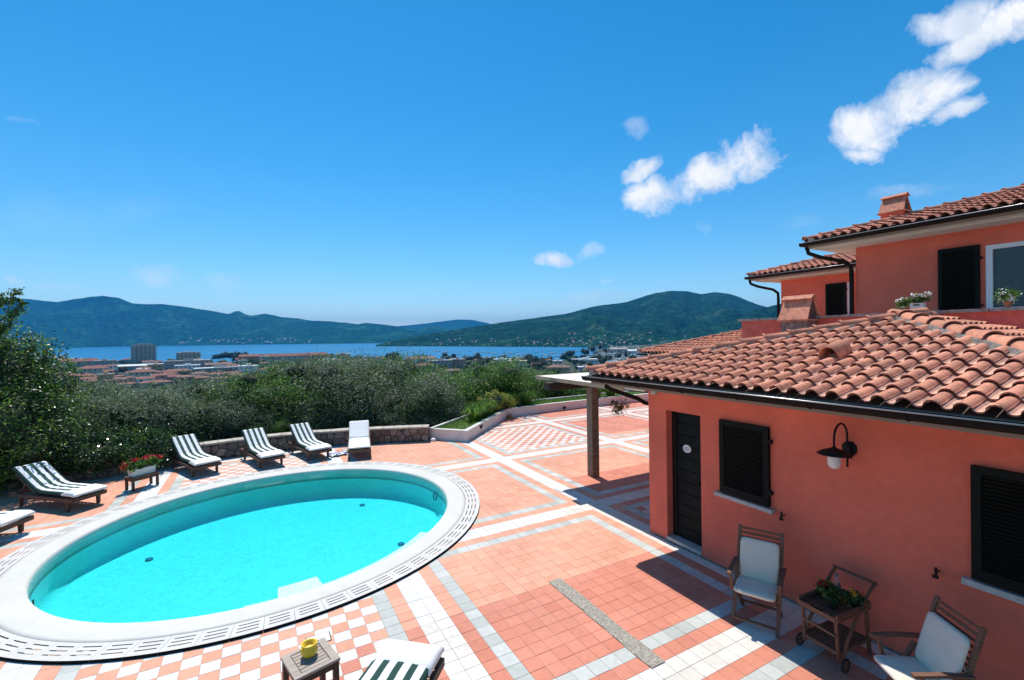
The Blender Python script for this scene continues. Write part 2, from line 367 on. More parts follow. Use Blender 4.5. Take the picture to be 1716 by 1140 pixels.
def build_ground():
    vs = []; fs = []; radii = [0, 4, 8, 12, 14, 15, 17, 19, 22, 26, 30, 38, 48, 60, 80, 100, 120, 150, 180, 210, 240, 280, 320, 400, 500, 600, 700, 760, 800, 830, 860, 890, 920, 960, 1000, 1050, 1150, 1250, 1300, 1360, 1500, 2000, 3000, 5000, 9000, 16000]
    na = 220
    for r in radii:
        for k in range(na):
            a = 2*PI*k/na; px = az_px(a); x = CAM.x+r*math.sin(a); y = CAM.y+r*math.cos(a)
            z = gz(r, px)
            if 60 < r < 700: z += 1.2*math.sin(x*.05)*math.cos(y*.043)*min(1, (700-r)/200)
            vs.append((x, y, z))
    for i in range(len(radii)-1):
        for k in range(na):
            a = i*na+k; b = i*na+(k+1) % na; fs.append((a, b, b+na, a+na))
    m = MB(); m.add(vs, [f[::-1] for f in fs], 'ground_mat', True); return m.build('ground')
def gm(m, t, b):
    ln = t.links.new; g = t.nodes.new('ShaderNodeNewGeometry')
    n = t.nodes.new('ShaderNodeTexNoise'); n.inputs['Scale'].default_value = .03; n.inputs['Detail'].default_value = 8; ln(g.outputs['Position'], n.inputs['Vector'])
    cr = t.nodes.new('ShaderNodeValToRGB'); e = cr.color_ramp.elements; e[0].position = .42; e[0].color = (.025, .04, .015, 1); e[1].position = .62; e[1].color = (.12, .12, .07, 1)
    q = e.new(.54); q.color = (.03, .05, .018, 1); ln(n.outputs['Fac'], cr.inputs[0]); ln(cr.outputs[0], b.inputs['Base Color'])
mat('ground_mat', (.1, .1, .05), 1, extra=gm)
tag(build_ground(), kind='structure')
def seam(m, t, b):
    b.inputs['Roughness'].default_value = .35; b.inputs['Specular IOR Level'].default_value = .12
    ln = t.links.new; g = t.nodes.new('ShaderNodeNewGeometry'); n = t.nodes.new('ShaderNodeTexNoise'); n.inputs['Scale'].default_value = .02; n.inputs['Detail'].default_value = 10
    ln(g.outputs['Position'], n.inputs['Vector']); bp = t.nodes.new('ShaderNodeBump'); bp.inputs['Strength'].default_value = .3; bp.inputs['Distance'].default_value = 3
    ln(n.outputs['Fac'], bp.inputs['Height']); ln(bp.outputs[0], b.inputs['Normal'])
    n4 = t.nodes.new('ShaderNodeTexNoise'); n4.inputs['Scale'].default_value = .004; n4.inputs['Detail'].default_value = 3; ln(g.outputs['Position'], n4.inputs['Vector'])
    cr = t.nodes.new('ShaderNodeValToRGB'); cr.color_ramp.elements[0].position = .35; cr.color_ramp.elements[1].position = .65
    cr.color_ramp.elements[0].color = (.001, .13, .27, 1); cr.color_ramp.elements[1].color = (.002, .16, .33, 1); ln(n4.outputs['Fac'], cr.inputs[0]); ln(cr.outputs[0], b.inputs['Base Color'])
mat('sea_water', (.01, .12, .27), .35, extra=seam)
ms = MB(); ms.add([flat(-1400, 500, -34.3), flat(3000, 500, -34.3), flat(3000, 14000, -34.3), flat(858, 14000, -34.3), flat(-1400, 14000, -34.3)], [(0, 1, 2, 3, 4)], 'sea_water')
tag(ms.build('sea'), kind='structure')
def hillm(c1, c2, c3, sc, thr):
    def f(m, t, b):
        ln = t.links.new; g = t.nodes.new('ShaderNodeNewGeometry')
        n = t.nodes.new('ShaderNodeTexNoise'); n.inputs['Scale'].default_value = sc; n.inputs['Detail'].default_value = 12; n.inputs['Roughness'].default_value = .65; ln(g.outputs['Position'], n.inputs['Vector'])
        cr = t.nodes.new('ShaderNodeValToRGB'); e = cr.color_ramp.elements; e[0].position = .36; e[0].color = (*c1, 1); e[1].position = .72; e[1].color = (*c3, 1)
        q = e.new(.56); q.color = (*c2, 1); ln(n.outputs['Fac'], cr.inputs[0])
        n2 = t.nodes.new('ShaderNodeTexNoise'); n2.inputs['Scale'].default_value = sc*9; n2.inputs['Detail'].default_value = 6; ln(g.outputs['Position'], n2.inputs['Vector'])
        bp = t.nodes.new('ShaderNodeBump'); bp.inputs['Strength'].default_value = .8; bp.inputs['Distance'].default_value = 25; ln(n2.outputs['Fac'], bp.inputs['Height']); ln(bp.outputs[0], b.inputs['Normal'])
        mr = t.nodes.new('ShaderNodeMapRange'); mr.inputs[1].default_value = .35; mr.inputs[2].default_value = .65; mr.inputs[3].default_value = .35; mr.inputs[4].default_value = 1.65; ln(n2.outputs['Fac'], mr.inputs[0])
        vm = t.nodes.new('ShaderNodeVectorMath'); vm.operation = 'SCALE'; ln(cr.outputs[0], vm.inputs[0]); ln(mr.outputs[0], vm.inputs['Scale']); ln(vm.outputs[0], b.inputs['Base Color'])
    return f
mat('hill_left', (.02, .05, .02), 1, spec=0, extra=hillm((.004, .036, .026), (.010, .060, .036), (.045, .12, .06), .0030, 0))
mat('hill_right', (.02, .05, .02), 1, spec=0, extra=hillm((.005, .028, .016), (.011, .045, .022), (.055, .10, .05), .0045, 0))
def fbm(x, y, seed=0):
    v = 0; a = 1
    for o in range(5):
        v += a*math.sin(x*1.7+seed*1.3+2.1*math.sin(y*1.1+o+seed))*math.cos(y*1.9+seed*.7+1.7*math.sin(x*.9+o*2)); x *= 2.03; y *= 2.11; a *= .5
    return v
def hill(name, sil, shore, ridgeD, m, seed, nx=260, ny=30, amp=.12, back=1.6):
    px0, px1 = sil[0][0], sil[-1][0]; vs = []; fs = []
    z0 = -36
    for j in range(ny+6):
        for i in range(nx+1):
            px = px0+(px1-px0)*i/nx
            py = lerp_tab(px, sil); D1 = lerp_tab(px, ridgeD) if isinstance(ridgeD, list) else ridgeD; D0 = lerp_tab(px, shore)
            jag = .5*fbm(px*.05, 3, seed)
            zr = CAM.z+(hor(px)-py+jag*.7)*D1/F_PX*math.cos(math.atan((px-858)/F_PX))**0
            if j <= ny:
                s = j/ny; D = D0+(D1-D0)*s
                h = (s**1.15)*(.35+.65*s) if s < 1 else 1
                h = s**.9*.55+s**2*.45
                z = z0+(zr-z0)*h
                z += (zr-z0)*amp*fbm(px*.022, D*.0016, seed)*math.sin(PI*min(1, s))**1.0*.8
                lim = CAM.z+(hor(px)-py)*D/F_PX
                if s < 1: z = min(z, lim-.0006*D)
            else:
                s = (j-ny)/5; D = D1*(1+s*(back-1)); z = zr+(z0-zr)*s**.8
            p = flat(px, D*math.sqrt(1+((px-858)/F_PX)**2)/math.sqrt(1+((px-858)/F_PX)**2), z); vs.append(p)
    for j in range(ny+5):
        for i in range(nx):
            a = j*(nx+1)+i; fs.append((a, a+1, a+nx+2, a+nx+1))
    mb = MB(); mb.add(vs, fs, m, True); return tag(mb.build(name), kind='structure')
# elevation above the horizon scales with distance along the ray; 'flat' places points at horizontal distance, so correct for the off-axis angle
_flat = flat
def flat(px, D, z): return _flat(px, D*math.sqrt(1+((px-858)/F_PX)**2), z)
hill('hill', [(-260, 520), (0, 503), (40, 500), (75, 504), (100, 506), (125, 502), (150, 498), (175, 496), (200, 499), (222, 508), (250, 510), (275, 510), (300, 513), (330, 517), (360, 522), (385, 526), (394, 522), (402, 521), (410, 526), (418, 529), (430, 528), (446, 526), (470, 531), (500, 534), (520, 537), (545, 538), (580, 541), (600, 544), (615, 541), (640, 544), (665, 547), (690, 552), (720, 562), (760, 566)],
     [(-260, 3000), (90, 3600), (225, 4200), (430, 4000), (640, 3500), (760, 3600)], [(-260, 4200), (90, 4900), (430, 5200), (760, 4600)], 'hill_left', 3, nx=300)
hill('hill', [(560, 560), (640, 552), (665, 547), (700, 544), (730, 540), (765, 536), (790, 536), (815, 541), (840, 548), (900, 556)], [(560, 6000), (900, 6000)], 8000, 'hill_left', 5, nx=90)
hill('hill', [(660, 566), (690, 558), (705, 551), (722, 546), (740, 549), (760, 556), (800, 563)], [(660, 4300), (800, 4300)], 5200, 'hill_left', 8, nx=60)
hill('hill', [(628, 581), (640, 576), (655, 572), (680, 566), (720, 560), (750, 555), (780, 550), (820, 544), (860, 538), (900, 533), (950, 526), (1000, 513), (1050, 507), (1080, 497), (1100, 491), (1125, 488), (1150, 488), (1175, 493), (1200, 490), (1220, 492), (1240, 498), (1270, 511), (1300, 518), (1400, 528), (1716, 535), (2200, 540)],
     [(628, 2150), (700, 2000), (860, 1620), (1000, 1350), (1100, 1500), (2200, 1500)], [(628, 2200), (700, 2350), (860, 2700), (1130, 3200), (2200, 3200)], 'hill_right', 1, nx=320, ny=46, amp=.15)
hill('hill', [(1150, 566), (1200, 549), (1230, 535), (1262, 522), (1290, 514), (1330, 505), (1500, 500), (2200, 520)], [(1150, 1500), (2200, 1400)], [(1150, 1750), (2200, 2200)], 'hill_right', 9, nx=100)

# ------------------------------------------------------------------ patio
OUT = [(-75, -46), (-30, -46.6), (-8, -50.3), (0, -50), (19.5, -43.3), (20.6, -43.8), (25.3, -38.7), (42.6, -56.2), (55.6, -57.4), (70, -57.9), (110, -57.5), (110, 31), (-75, 31)]
PC = (-5.3, -16.55); PA = (17.9, 16.4); OA = (21.6, 20.15); PANG = R(157.4)
def ell(a, ax, k=1.0):        # point on the pool ellipse in tile coordinates
    x = ax[0]*k*math.cos(a); y = ax[1]*k*math.sin(a)
    return PC[0]+x*math.cos(PANG)-y*math.sin(PANG), PC[1]+x*math.sin(PANG)+y*math.cos(PANG)
def erad(u, v, ax):
    x, y = u-PC[0], v-PC[1]; a = x*math.cos(PANG)+y*math.sin(PANG); b = -x*math.sin(PANG)+y*math.cos(PANG)
    return math.hypot(a/ax[0], b/ax[1])
def inside(u, v, poly=OUT):
    c = False
    for (a, b), (d, e) in zip(poly, poly[1:]+poly[:1]):
        if (b > v) != (e > v) and u < (d-a)*(v-b)/(e-b)+a: c = not c
    return c
hole = [ell(2*PI*k/96, OA, .93) for k in range(96)]
pts = [V(u, v, -.02) for u, v in OUT]; hp = [V(u, v, -.02) for u, v in hole]
tris = tessellate_polygon([pts, hp]); pb = MB(); pb.add(pts+hp, [t if True else t for t in tris], 'grout')
# skirt down at the outer edge
lo = [V(u, v, -8) for u, v in OUT]; n_ = len(OUT)
pb.add(pts+lo, [(i, (i+1) % n_, n_+(i+1) % n_, n_+i) for i in range(n_)], 'planter_wall')
patio = tag(pb.build('patio'), kind='structure')
def tilekind(u, v):
    i, m_ = divmod(u-2, 22); j, n = divmod(v+4, 22)
    newer = (v >= 8) or (u >= 28 and v >= -12) or (16 <= u < 28 and -4 <= v < -2) or (u >= 30 and v < -30) or (24 <= u < 26 and -4 <= v)
    tc = 'terracotta_red' if newer else 'terracotta_pale'
    if 12 <= u < 13 and 8 <= v < 18: return None
    w = 'travertine' if newer else 'white_marble'
    if m_ < 2 or n < 2: return w
    r = min(m_-2, 21-m_, n-2, 21-n)
    if r == 0: return tc
    if r == 1: return 'grey_stone'
    if i % 2 == 1 and j % 2 == 0: return tc if (u+v) % 2 == 0 else w
    return tc
def tmesh(k, g=.010):
    mb = MB(); h = .5-g
    mb.add([(-h*T, -h*T, -.02*T), (h*T, -h*T, -.02*T), (h*T, h*T, -.02*T), (-h*T, h*T, -.02*T), (-h*T+.001, -h*T+.001, 0), (h*T-.001, -h*T+.001, 0), (h*T-.001, h*T-.001, 0), (-h*T+.001, h*T-.001, 0)],
           [(4, 5, 6, 7), (0, 1, 5, 4), (1, 2, 6, 5), (2, 3, 7, 6), (3, 0, 4, 7)], k)
    return mb
TM = {k: tmesh(k).mesh('tile') for k in ('terracotta_pale', 'terracotta_red', 'grey_stone', 'white_marble', 'travertine')}
cand = []
for u in range(-75, 110):
    for v in range(-58, 31):
        cu, cv = u+.5, v+.5
        if erad(cu, cv, OA) < .955 or not inside(cu, cv): continue
        if cu > 26.5 and 6 < cv < 60: continue
        k = tilekind(u, v)
        if not k: continue
        p = V(cu, cv); X, Y = pix(p) if (p-CAM).dot(_f) > .5 else (-999, 9999)
        vis = -10 < X < 1726 and 0 < Y < 1150
        cand.append((-(p-CAM).length if vis else -1000-(p-CAM).length, cu, cv, k))
cand.sort(reverse=True)
rest = MB()
for n, (s_, cu, cv, k) in enumerate(cand):
    p = V(cu, cv, 0); dz = random.uniform(-.0012, .0012)
    if n < 300: link('tile', TM[k], patio, (p.x, p.y, dz))
    else:
        h = .490*T
        rest.add([(p.x+a*h, p.y+b*h, z) for z in (-.004, dz) for a, b in ((-1, -1), (1, -1), (1, 1), (-1, 1))], [(4, 5, 6, 7), (0, 1, 5, 4), (1, 2, 6, 5), (2, 3, 7, 6), (3, 0, 4, 7)], k)
tag(rest.build('tiles', patio), kind='stuff')
cs = MB(); vs = []; nn = 20
for i in range(nn+1):
    for s_ in (0, 1):
        q = V(12+s_*1.05+random.uniform(-.06, .06), 7.7+10.4*i/nn, .03+random.uniform(-.012, .03)); vs.append(q)
cs.add(vs, [(2*i, 2*i+1, 2*i+3, 2*i+2) for i in range(nn)][::1], 'concrete'); cs.build('concrete_strip', patio)
hm = MB(); c_ = V(-.9, 0, 0)   # small white hatch set in the chequered paving
q = V(-1.7-.0, 4.6); 
for nm, (u0, v0, u1, v1), mt in (('hatch', (-4.5, 5.6, -3.2, 6.5), 'white_marble'), ('hatch', (24.2, -9.6, 25.8, -8.2), 'white_marble')):
    h_ = MB(); a = V(u0, v0, 0); b = V(u1, v1, 0); h_.b2((a.x, a.y, .001), (b.x, b.y, .006), mt); h_.build(nm, patio)
    h_ = MB(); h_.b2((a.x-.01, a.y+.01, -.003), (b.x+.01, b.y-.01, .003), 'slot_dark'); h_.build('hatch_frame', patio)

# ------------------------------------------------------------------ pool
pool = empty('swimming_pool', V(PC[0], PC[1], 0), 0, 'round turquoise swimming pool with wide cream coping in the patio', 'pool')
po = Vector(pool.location)
def pv(u, v, z): return V(u, v, z)-po
NP = 96
zc = .20   # coping top in tiles
cb = MB(); prof = [(1.0, -1.2), (1.0, -.06), (1.003, zc-.05), (1.012, zc), (1.10, zc+.01), (1.118, zc), (1.122, -.1)]
def ringk(k, s):             # s 0..1 between inner and outer ellipse by offset in k of inner
    return ell(k, PA, s)
vs = []
for s, z in prof:
    for i in range(NP): u, v = ringk(2*PI*i/NP, s); vs.append(pv(u, v, z))
fs = [(j*NP+i, j*NP+(i+1) % NP, (j+1)*NP+(i+1) % NP, (j+1)*NP+i) for j in range(len(prof)-1) for i in range(NP)]
cb.add(vs, fs, 'coping', True); cb.build('coping', pool)
ch = MB(); vs = []
for s in (1.118, 1.235):
    for i in range(NP): u, v = ringk(2*PI*i/NP, s); vs.append(pv(u, v, -.6))
ch.add(vs, [(i, (i+1) % NP, NP+(i+1) % NP, NP+i) for i in range(NP)], 'slot_dark'); ch.build('overflow_channel', pool)
NS = 72
rad = [1.120, 1.138, 1.1435, 1.1595, 1.165, 1.181, 1.1865, 1.210]
for i in range(NS):
    a0 = 2*PI*i/NS; da = 2*PI/NS; off = .005*da
    sb = MB(); vs = []; fs = []
    angs = [a0+off, a0+da*.16, a0+da*.5, a0+da*.84, a0+da-off]
    for j, s in enumerate(rad):
        for k, a in enumerate(angs):
            sh = (j//2-1)*.0*da
            u, v = ell(a+sh, PA, s); vs.append(pv(u, v, zc))
    for j in range(7):
        for k in range(4):
            if j in (1, 3, 5) and k in (1, 2): continue
            fs.append((j*5+k, j*5+k+1, (j+1)*5+k+1, (j+1)*5+k))
    sb.add(vs, fs, 'coping_slab')
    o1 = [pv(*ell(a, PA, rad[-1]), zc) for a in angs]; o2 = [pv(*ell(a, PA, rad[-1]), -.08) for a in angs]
    sb.add(o1+o2, [(k, k+1, 5+k+1, 5+k) for k in range(4)], 'slot_dark')  # outer face coloured near black, its shade put into the colour
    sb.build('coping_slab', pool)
vs = []; eb = MB()
for s, z in ((1.212, -.05), (1.222, -.05), (1.222, -.0)):
    pass
DEP = 3.4
bs = MB(); vs = []
prf = [(1.0, -.9), (1.0, -DEP*.8), (.985, -DEP*.95), (.955, -DEP), (.5, -DEP-.02)]
for s, z in prf:
    for i in range(NP): u, v = ell(2*PI*i/NP, PA, s); vs.append(pv(u, v, z))
fs = [(j*NP+i, (j+1)*NP+i, (j+1)*NP+(i+1) % NP, j*NP+(i+1) % NP) for j in range(len(prf)-1) for i in range(NP)]
bs.add(vs, fs, 'pool_shell', True); bs.add([vs[(len(prf)-1)*NP+i] for i in range(NP)], [tuple(range(NP))[::-1]], 'pool_shell')
# inner lip above the water, same tile
bs.build('basin', pool)
def angof(px, py):
    # ellipse parameter for a pixel on the rim
    d = ray(px, py); k = -CAM.z/d.z; p = CAM+d*k; u, v = p.x/T, -p.y/T
    x, y = u-PC[0], v-PC[1]; a = x*math.cos(PANG)+y*math.sin(PANG); b = -x*math.sin(PANG)+y*math.cos(PANG)
    return math.atan2(b/PA[1], a/PA[0])
# underwater bench and entry step on the near side
def bench(name, a0, a1, k, z, n=16):
    if a1-a0 > PI: a1 -= 2*PI
    if a0-a1 > PI: a1 += 2*PI
    mb = MB(); vs = []
    for i in range(n+1):
        a = a0+(a1-a0)*i/n
        for s, zz in ((.998, z), (k, z), (k, -DEP)): u, v = ell(a, PA, s); vs.append(pv(u, v, zz))
    fs = []
    for i in range(n):
        for j in (0, 1): q = i*3+j; fs.append((q, q+1, q+4, q+3))
    fs.append((0, 1, 2)); e = n*3; fs.append((e, e+2, e+1)); mb.add(vs, fs, 'step_white'); mb.build(name, pool)
mat('step_white', (.80, .84, .82), .6)
aA, aB = angof(400, 1026), angof(735, 885); aC, aD = angof(465, 1010), angof(548, 981)
bench('bench', aA, aB, .915, -.5); bench('step', aC, aD, .83, -.42, 6)
# fittings
for px, py in ((250, 937), (607, 846), (672, 911)):
    d = ray(px, py); k = (-DEP*T+.02-CAM.z)/d.z; p = CAM+d*k-po; f = MB(); f.lathe([(.0, .012), (.055, .012), (.07, .0)], 'inlet_blue', (0, 0, 0), 14)
    f.build('floor_inlet', pool, p)
for px, py in ((731, 832), (60, 985)):
    a = angof(px, py-18 if px > 400 else py); u, v = ell(a, PA, .988); ctr = Vector((PC[0], PC[1])); nrm = Vector((ctr.x-u, -(ctr.y-v), 0)).normalized()
    rot = nrm.to_track_quat('Z', 'Y').to_matrix(); p = pv(u, v, -1.35)
    mb = MB(); pp = [Vector((.085*math.cos(t), .085*math.sin(t), .01)) for t in [2*PI*i/20 for i in range(21)]]
    mb.tube([rot@q_+p for q_ in pp], .012, 'iron', 6); mb.build('pool_light', pool)
# water
def waterm():
    m = bpy.data.materials.new('pool_water'); m.use_nodes = True; t = m.node_tree; t.nodes.clear(); ln = t.links.new
    out = t.nodes.new('ShaderNodeOutputMaterial'); tr = t.nodes.new('ShaderNodeBsdfTransparent'); gl = t.nodes.new('ShaderNodeBsdfGlossy'); gl.inputs['Roughness'].default_value = .03
    g = t.nodes.new('ShaderNodeNewGeometry'); n = t.nodes.new('ShaderNodeTexNoise'); n.inputs['Scale'].default_value = 9; n.inputs['Detail'].default_value = 3; n.inputs['Distortion'].default_value = 1.2; ln(g.outputs['Position'], n.inputs['Vector'])
    bp = t.nodes.new('ShaderNodeBump'); bp.inputs['Strength'].default_value = .09; bp.inputs['Distance'].default_value = .02; ln(n.outputs['Fac'], bp.inputs['Height'])
    ln(bp.outputs[0], gl.inputs['Normal']); fr = t.nodes.new('ShaderNodeFresnel'); fr.inputs['IOR'].default_value = 1.33; ln(bp.outputs[0], fr.inputs['Normal'])
    sc = t.nodes.new('ShaderNodeMath'); sc.operation = 'MULTIPLY'; sc.inputs[1].default_value = .8; ln(fr.outputs[0], sc.inputs[0])
    # ripple light and shade painted in: noise tints what shows through
    mr = t.nodes.new('ShaderNodeMapRange'); mr.inputs[1].default_value = .3; mr.inputs[2].default_value = .72; mr.inputs[3].default_value = .76; mr.inputs[4].default_value = 1.0
    n5 = t.nodes.new('ShaderNodeTexNoise'); n5.inputs['Scale'].default_value = 11; n5.inputs['Detail'].default_value = 4; n5.inputs['Distortion'].default_value = 2.0; ln(g.outputs['Position'], n5.inputs['Vector'])
    ln(n5.outputs['Fac'], mr.inputs[0]); cmb = t.nodes.new('ShaderNodeCombineColor'); ln(mr.outputs[0], cmb.inputs[0]); ln(mr.outputs[0], cmb.inputs[1]); cmb.inputs[2].default_value = 1
    ln(cmb.outputs[0], tr.inputs[0])
    mxs = t.nodes.new('ShaderNodeMixShader'); ln(sc.outputs[0], mxs.inputs[0]); ln(tr.outputs[0], mxs.inputs[1]); ln(gl.outputs[0], mxs.inputs[2]); ln(mxs.outputs[0], out.inputs[0])
    ab = t.nodes.new('ShaderNodeVolumeAbsorption'); ab.inputs['Color'].default_value = (.0, .966, .93, 1); ab.inputs['Density'].default_value = 1.0; ln(ab.outputs[0], out.inputs[1])
    MATS['pool_water'] = m
waterm()
wb = MB(); vs = []
for s, z in ((1.004, -.12), (1.004, -DEP-.3)):
    for i in range(NP): u, v = ell(2*PI*i/NP, PA, s); vs.append(pv(u, v, z))
wb.add(vs, [tuple(range(NP)), tuple(range(2*NP-1, NP-1, -1))]+[(i, NP+i, NP+(i+1) % NP, (i+1) % NP) for i in range(NP)], 'pool_water')
wob = wb.build('water', pool); bmx = bmesh.new(); bmx.from_mesh(wob.data); bmesh.ops.recalc_face_normals(bmx, faces=bmx.faces)
if max(bmx.faces, key=lambda f: f.calc_center_median().z).normal.z < 0: bmesh.ops.reverse_faces(bmx, faces=bmx.faces)
bmx.to_mesh(wob.data); bmx.free()

# ------------------------------------------------------------------ roofs and houses
def roof_tile_mesh():
    mb = MB(); Lr = .40; P = .21
    prof = [(-.105, .012), (-.085, .004), (-.055, .004), (-.036, .020)]
    for i in range(7):
        t = PI-PI*i/6; prof.append((.035+.069*math.cos(t), .012+.066*math.sin(t)))
    vs = []
    n = len(prof)
    for x, zz, k in ((0, .034, 1.0), (Lr, 0.0, .9)):      # x upslope, lower end lifted
        for y, z in prof: vs.append((x, (y-.03)*k+.03 if y > -.03 else y, z*k+zz))
    for y, z in prof: vs.append((0, y, z+.034-.015))
    fs = [(i, n+i, n+i+1, i+1) for i in range(n-1)]
    mb.add(vs[:2*n], fs[:3], 'roof_pan'); mb.add(vs[:2*n], fs[3:], 'roof_clay', True)
    mb.add(vs[:n]+vs[2*n:], [(i, i+1, n+i+1, n+i) for i in range(n-1)], 'roof_edge')
    return mb
mat('roof_edge', (.33, .12, .085), .9, noise=(20, .2))
RT = roof_tile_mesh(); RTM = RT.mesh('roof_tile')
def ridge_tile_mesh():
    mb = MB(); n = 8; vs = []
    for x, r, lift in ((0, .118, .022), (.035, .118, .022), (.036, .104, .012), (.43, .092, 0)):
        for i in range(n+1):
            t = PI*i/n; vs.append((x, r*math.cos(t), r*.8*math.sin(t)+lift))
    fs = [(j*(n+1)+i, j*(n+1)+i+1, (j+1)*(n+1)+i+1, (j+1)*(n+1)+i) for j in range(3) for i in range(n)]
    mb.add(vs, fs, 'roof_clay', True)
    m2 = n+1; lo_ = [(x, y*.86, z*.86) for x, y, z in vs[:m2]]; mb.add(vs[:m2]+lo_, [(i, i+1, m2+i+1, m2+i) for i in range(n)], 'roof_edge'); return mb
RGM = ridge_tile_mesh().mesh('ridge_tile')
def frame_on(o, origin, xdir, up):
    x = xdir.normalized(); z = (up-x*up.dot(x)).normalized(); y = z.cross(x); m = Matrix((x, y, z)).transposed().to_4x4(); m.translation = origin; o.matrix_local = m
def hip_roof(parent, base, u0, v0, v1, z0, slope, umax, vvis, ridge_to=None):
    """hip roof; front eave along v at u0, side eaves at v0 and v1 (tile units). base = world location of parent"""
    hv = (v1-v0)/2; ka = min(hv, umax-u0); ap = z0+slope*ka
    A = V(u0, v0, z0)-base; B = V(u0, v1, z0)-base; ve = v1-ka; va = v0+ka
    P1 = V(u0+ka, va, ap)-base; P2 = V(u0+ka, ve, ap)-base; E1 = V(umax, v0, z0)-base; E2 = V(umax, v1, z0)-base
    P3 = V(umax, va, ap)-base; P4 = V(umax, ve, ap)-base
    rb = MB(); dn = Vector((0, 0, -.035))
    top = [A, B, P1, P2, E1, E2, P3, P4]
    rb.add([p+dn for p in top], [(0, 2, 3, 1), (0, 4, 6, 2), (1, 3, 7, 5), (2, 6, 7, 3)], 'roof_deck')
    rf = rb.build('roof', parent)
    sl = math.atan(slope); row = .335; col = .21
    cnt = 0; extra = MB()
    def lay(orig, along, upd, width, inside_fn, vis_fn, flip=False):
        nonlocal cnt
        upd = upd.normalized(); nrm = along.cross(upd); 
        if nrm.z < 0: nrm = -nrm
        nc = int(width/col)
        for c in range(nc):
            for r_ in range(80):
                a = (c+.5)*col; s = -.085+r_*row
                ctr = orig+along*a+upd*(s+row*.5)
                if not inside_fn(ctr): 
                    if r_ > 1: break
                    continue
                p = orig+along*a+upd*s+Vector((0, 0, random.uniform(-.003, .003)))
                x = upd; z = nrm; y = z.cross(x); m_ = Matrix((x, y, z)).transposed().to_4x4()
                m_ = m_ @ Matrix.Rotation(random.uniform(-.035, .035), 4, 'Z'); m_.translation = p
                if vis_fn(ctr) and cnt < 300:
                    o = link('roof_tile', RTM, rf); o.matrix_local = m_; cnt += 1
                elif vis_fn(ctr) or True:
                    for mi, nm in enumerate(RT.mats):
                        pass
                    off = len(extra.v); extra.v += [tuple(m_ @ Vector(q)) for q in RT.v]
                    for f_, k_, s_ in zip(RT.f, RT.m, RT.sm): extra.f.append(tuple(i+off for i in f_)); extra.m.append(k_); extra.sm.append(s_)
                    extra.mats = list(RT.mats)
    def tc(p): q = p+base; return q.x/T, -q.y/T
    eps = .55
    def in_main(p): u, v = tc(p); k = u-u0; return k > -1 and v > v0+k+eps and v < v1-k-eps and k < ka-.2
    def in_side0(p): u, v = tc(p); k = v-v0; return k > -1 and u-u0 > k+eps and k < ka-.2 and u < umax
    def in_side1(p): u, v = tc(p); k = v1-v; return k > -1 and u-u0 > k+eps and k < ka-.2 and u < umax
    inview = lambda p: (lambda q: -30 < q[0] < 1750)(pix(p+base))
    up_main = Vector((1, 0, slope)); alo = Vector((0, -1, 0))
    lay(A, alo, up_main, (v1-v0)*T, in_main, inview)
    if vvis: lay(B, Vector((1, 0, 0)), Vector((0, 1, slope)), (umax-u0)*T, in_side1, inview)
    lay(A, Vector((1, 0, 0)), Vector((0, -1, slope)), (umax-u0)*T, in_side0, lambda p: False)
    if extra.f: tag(extra.build('roof_tiles', rf), kind='stuff')
    def hipline(p, q, w=.30):
        d = q-p; Ln = d.length; d.normalize(); n = max(1, int(Ln/.385))
        mb = MB(); side = d.cross(Vector((0, 0, 1))).normalized(); 
        pr = []
        m_ = n*2
        for i in range(m_+1):
            c = p+d*(Ln*i/m_)
            for sx, zz in ((-.18, -.03), (-.13, .055), (.13, .055), (.18, -.03)):
                pr.append(c+side*(sx*(1+random.uniform(-.12, .12)))+Vector((0, 0, zz+random.uniform(-.008, .008))))
        mb.add(pr, [(i*4+j, i*4+j+1, i*4+j+5, i*4+j+4) for i in range(m_) for j in range(3)], 'mortar'); mb.build('mortar_bed', rf)
        for i in range(n+1):
            o = link('ridge_tile', RGM, rf); frame_on(o, p+d*(i*.385-.06)+Vector((0, 0, .045)), d+Vector((0, random.uniform(-.01, .01), 0)), Vector((0, 0, 1)))
            if (i*.385) > Ln-.3: break
    hipline(A, P1); hipline(B, P2)
    if (P3-P1).length > .3: hipline(P3, P1)
    if (P2-P1).length > .3: hipline(P1, P2)
    return rf
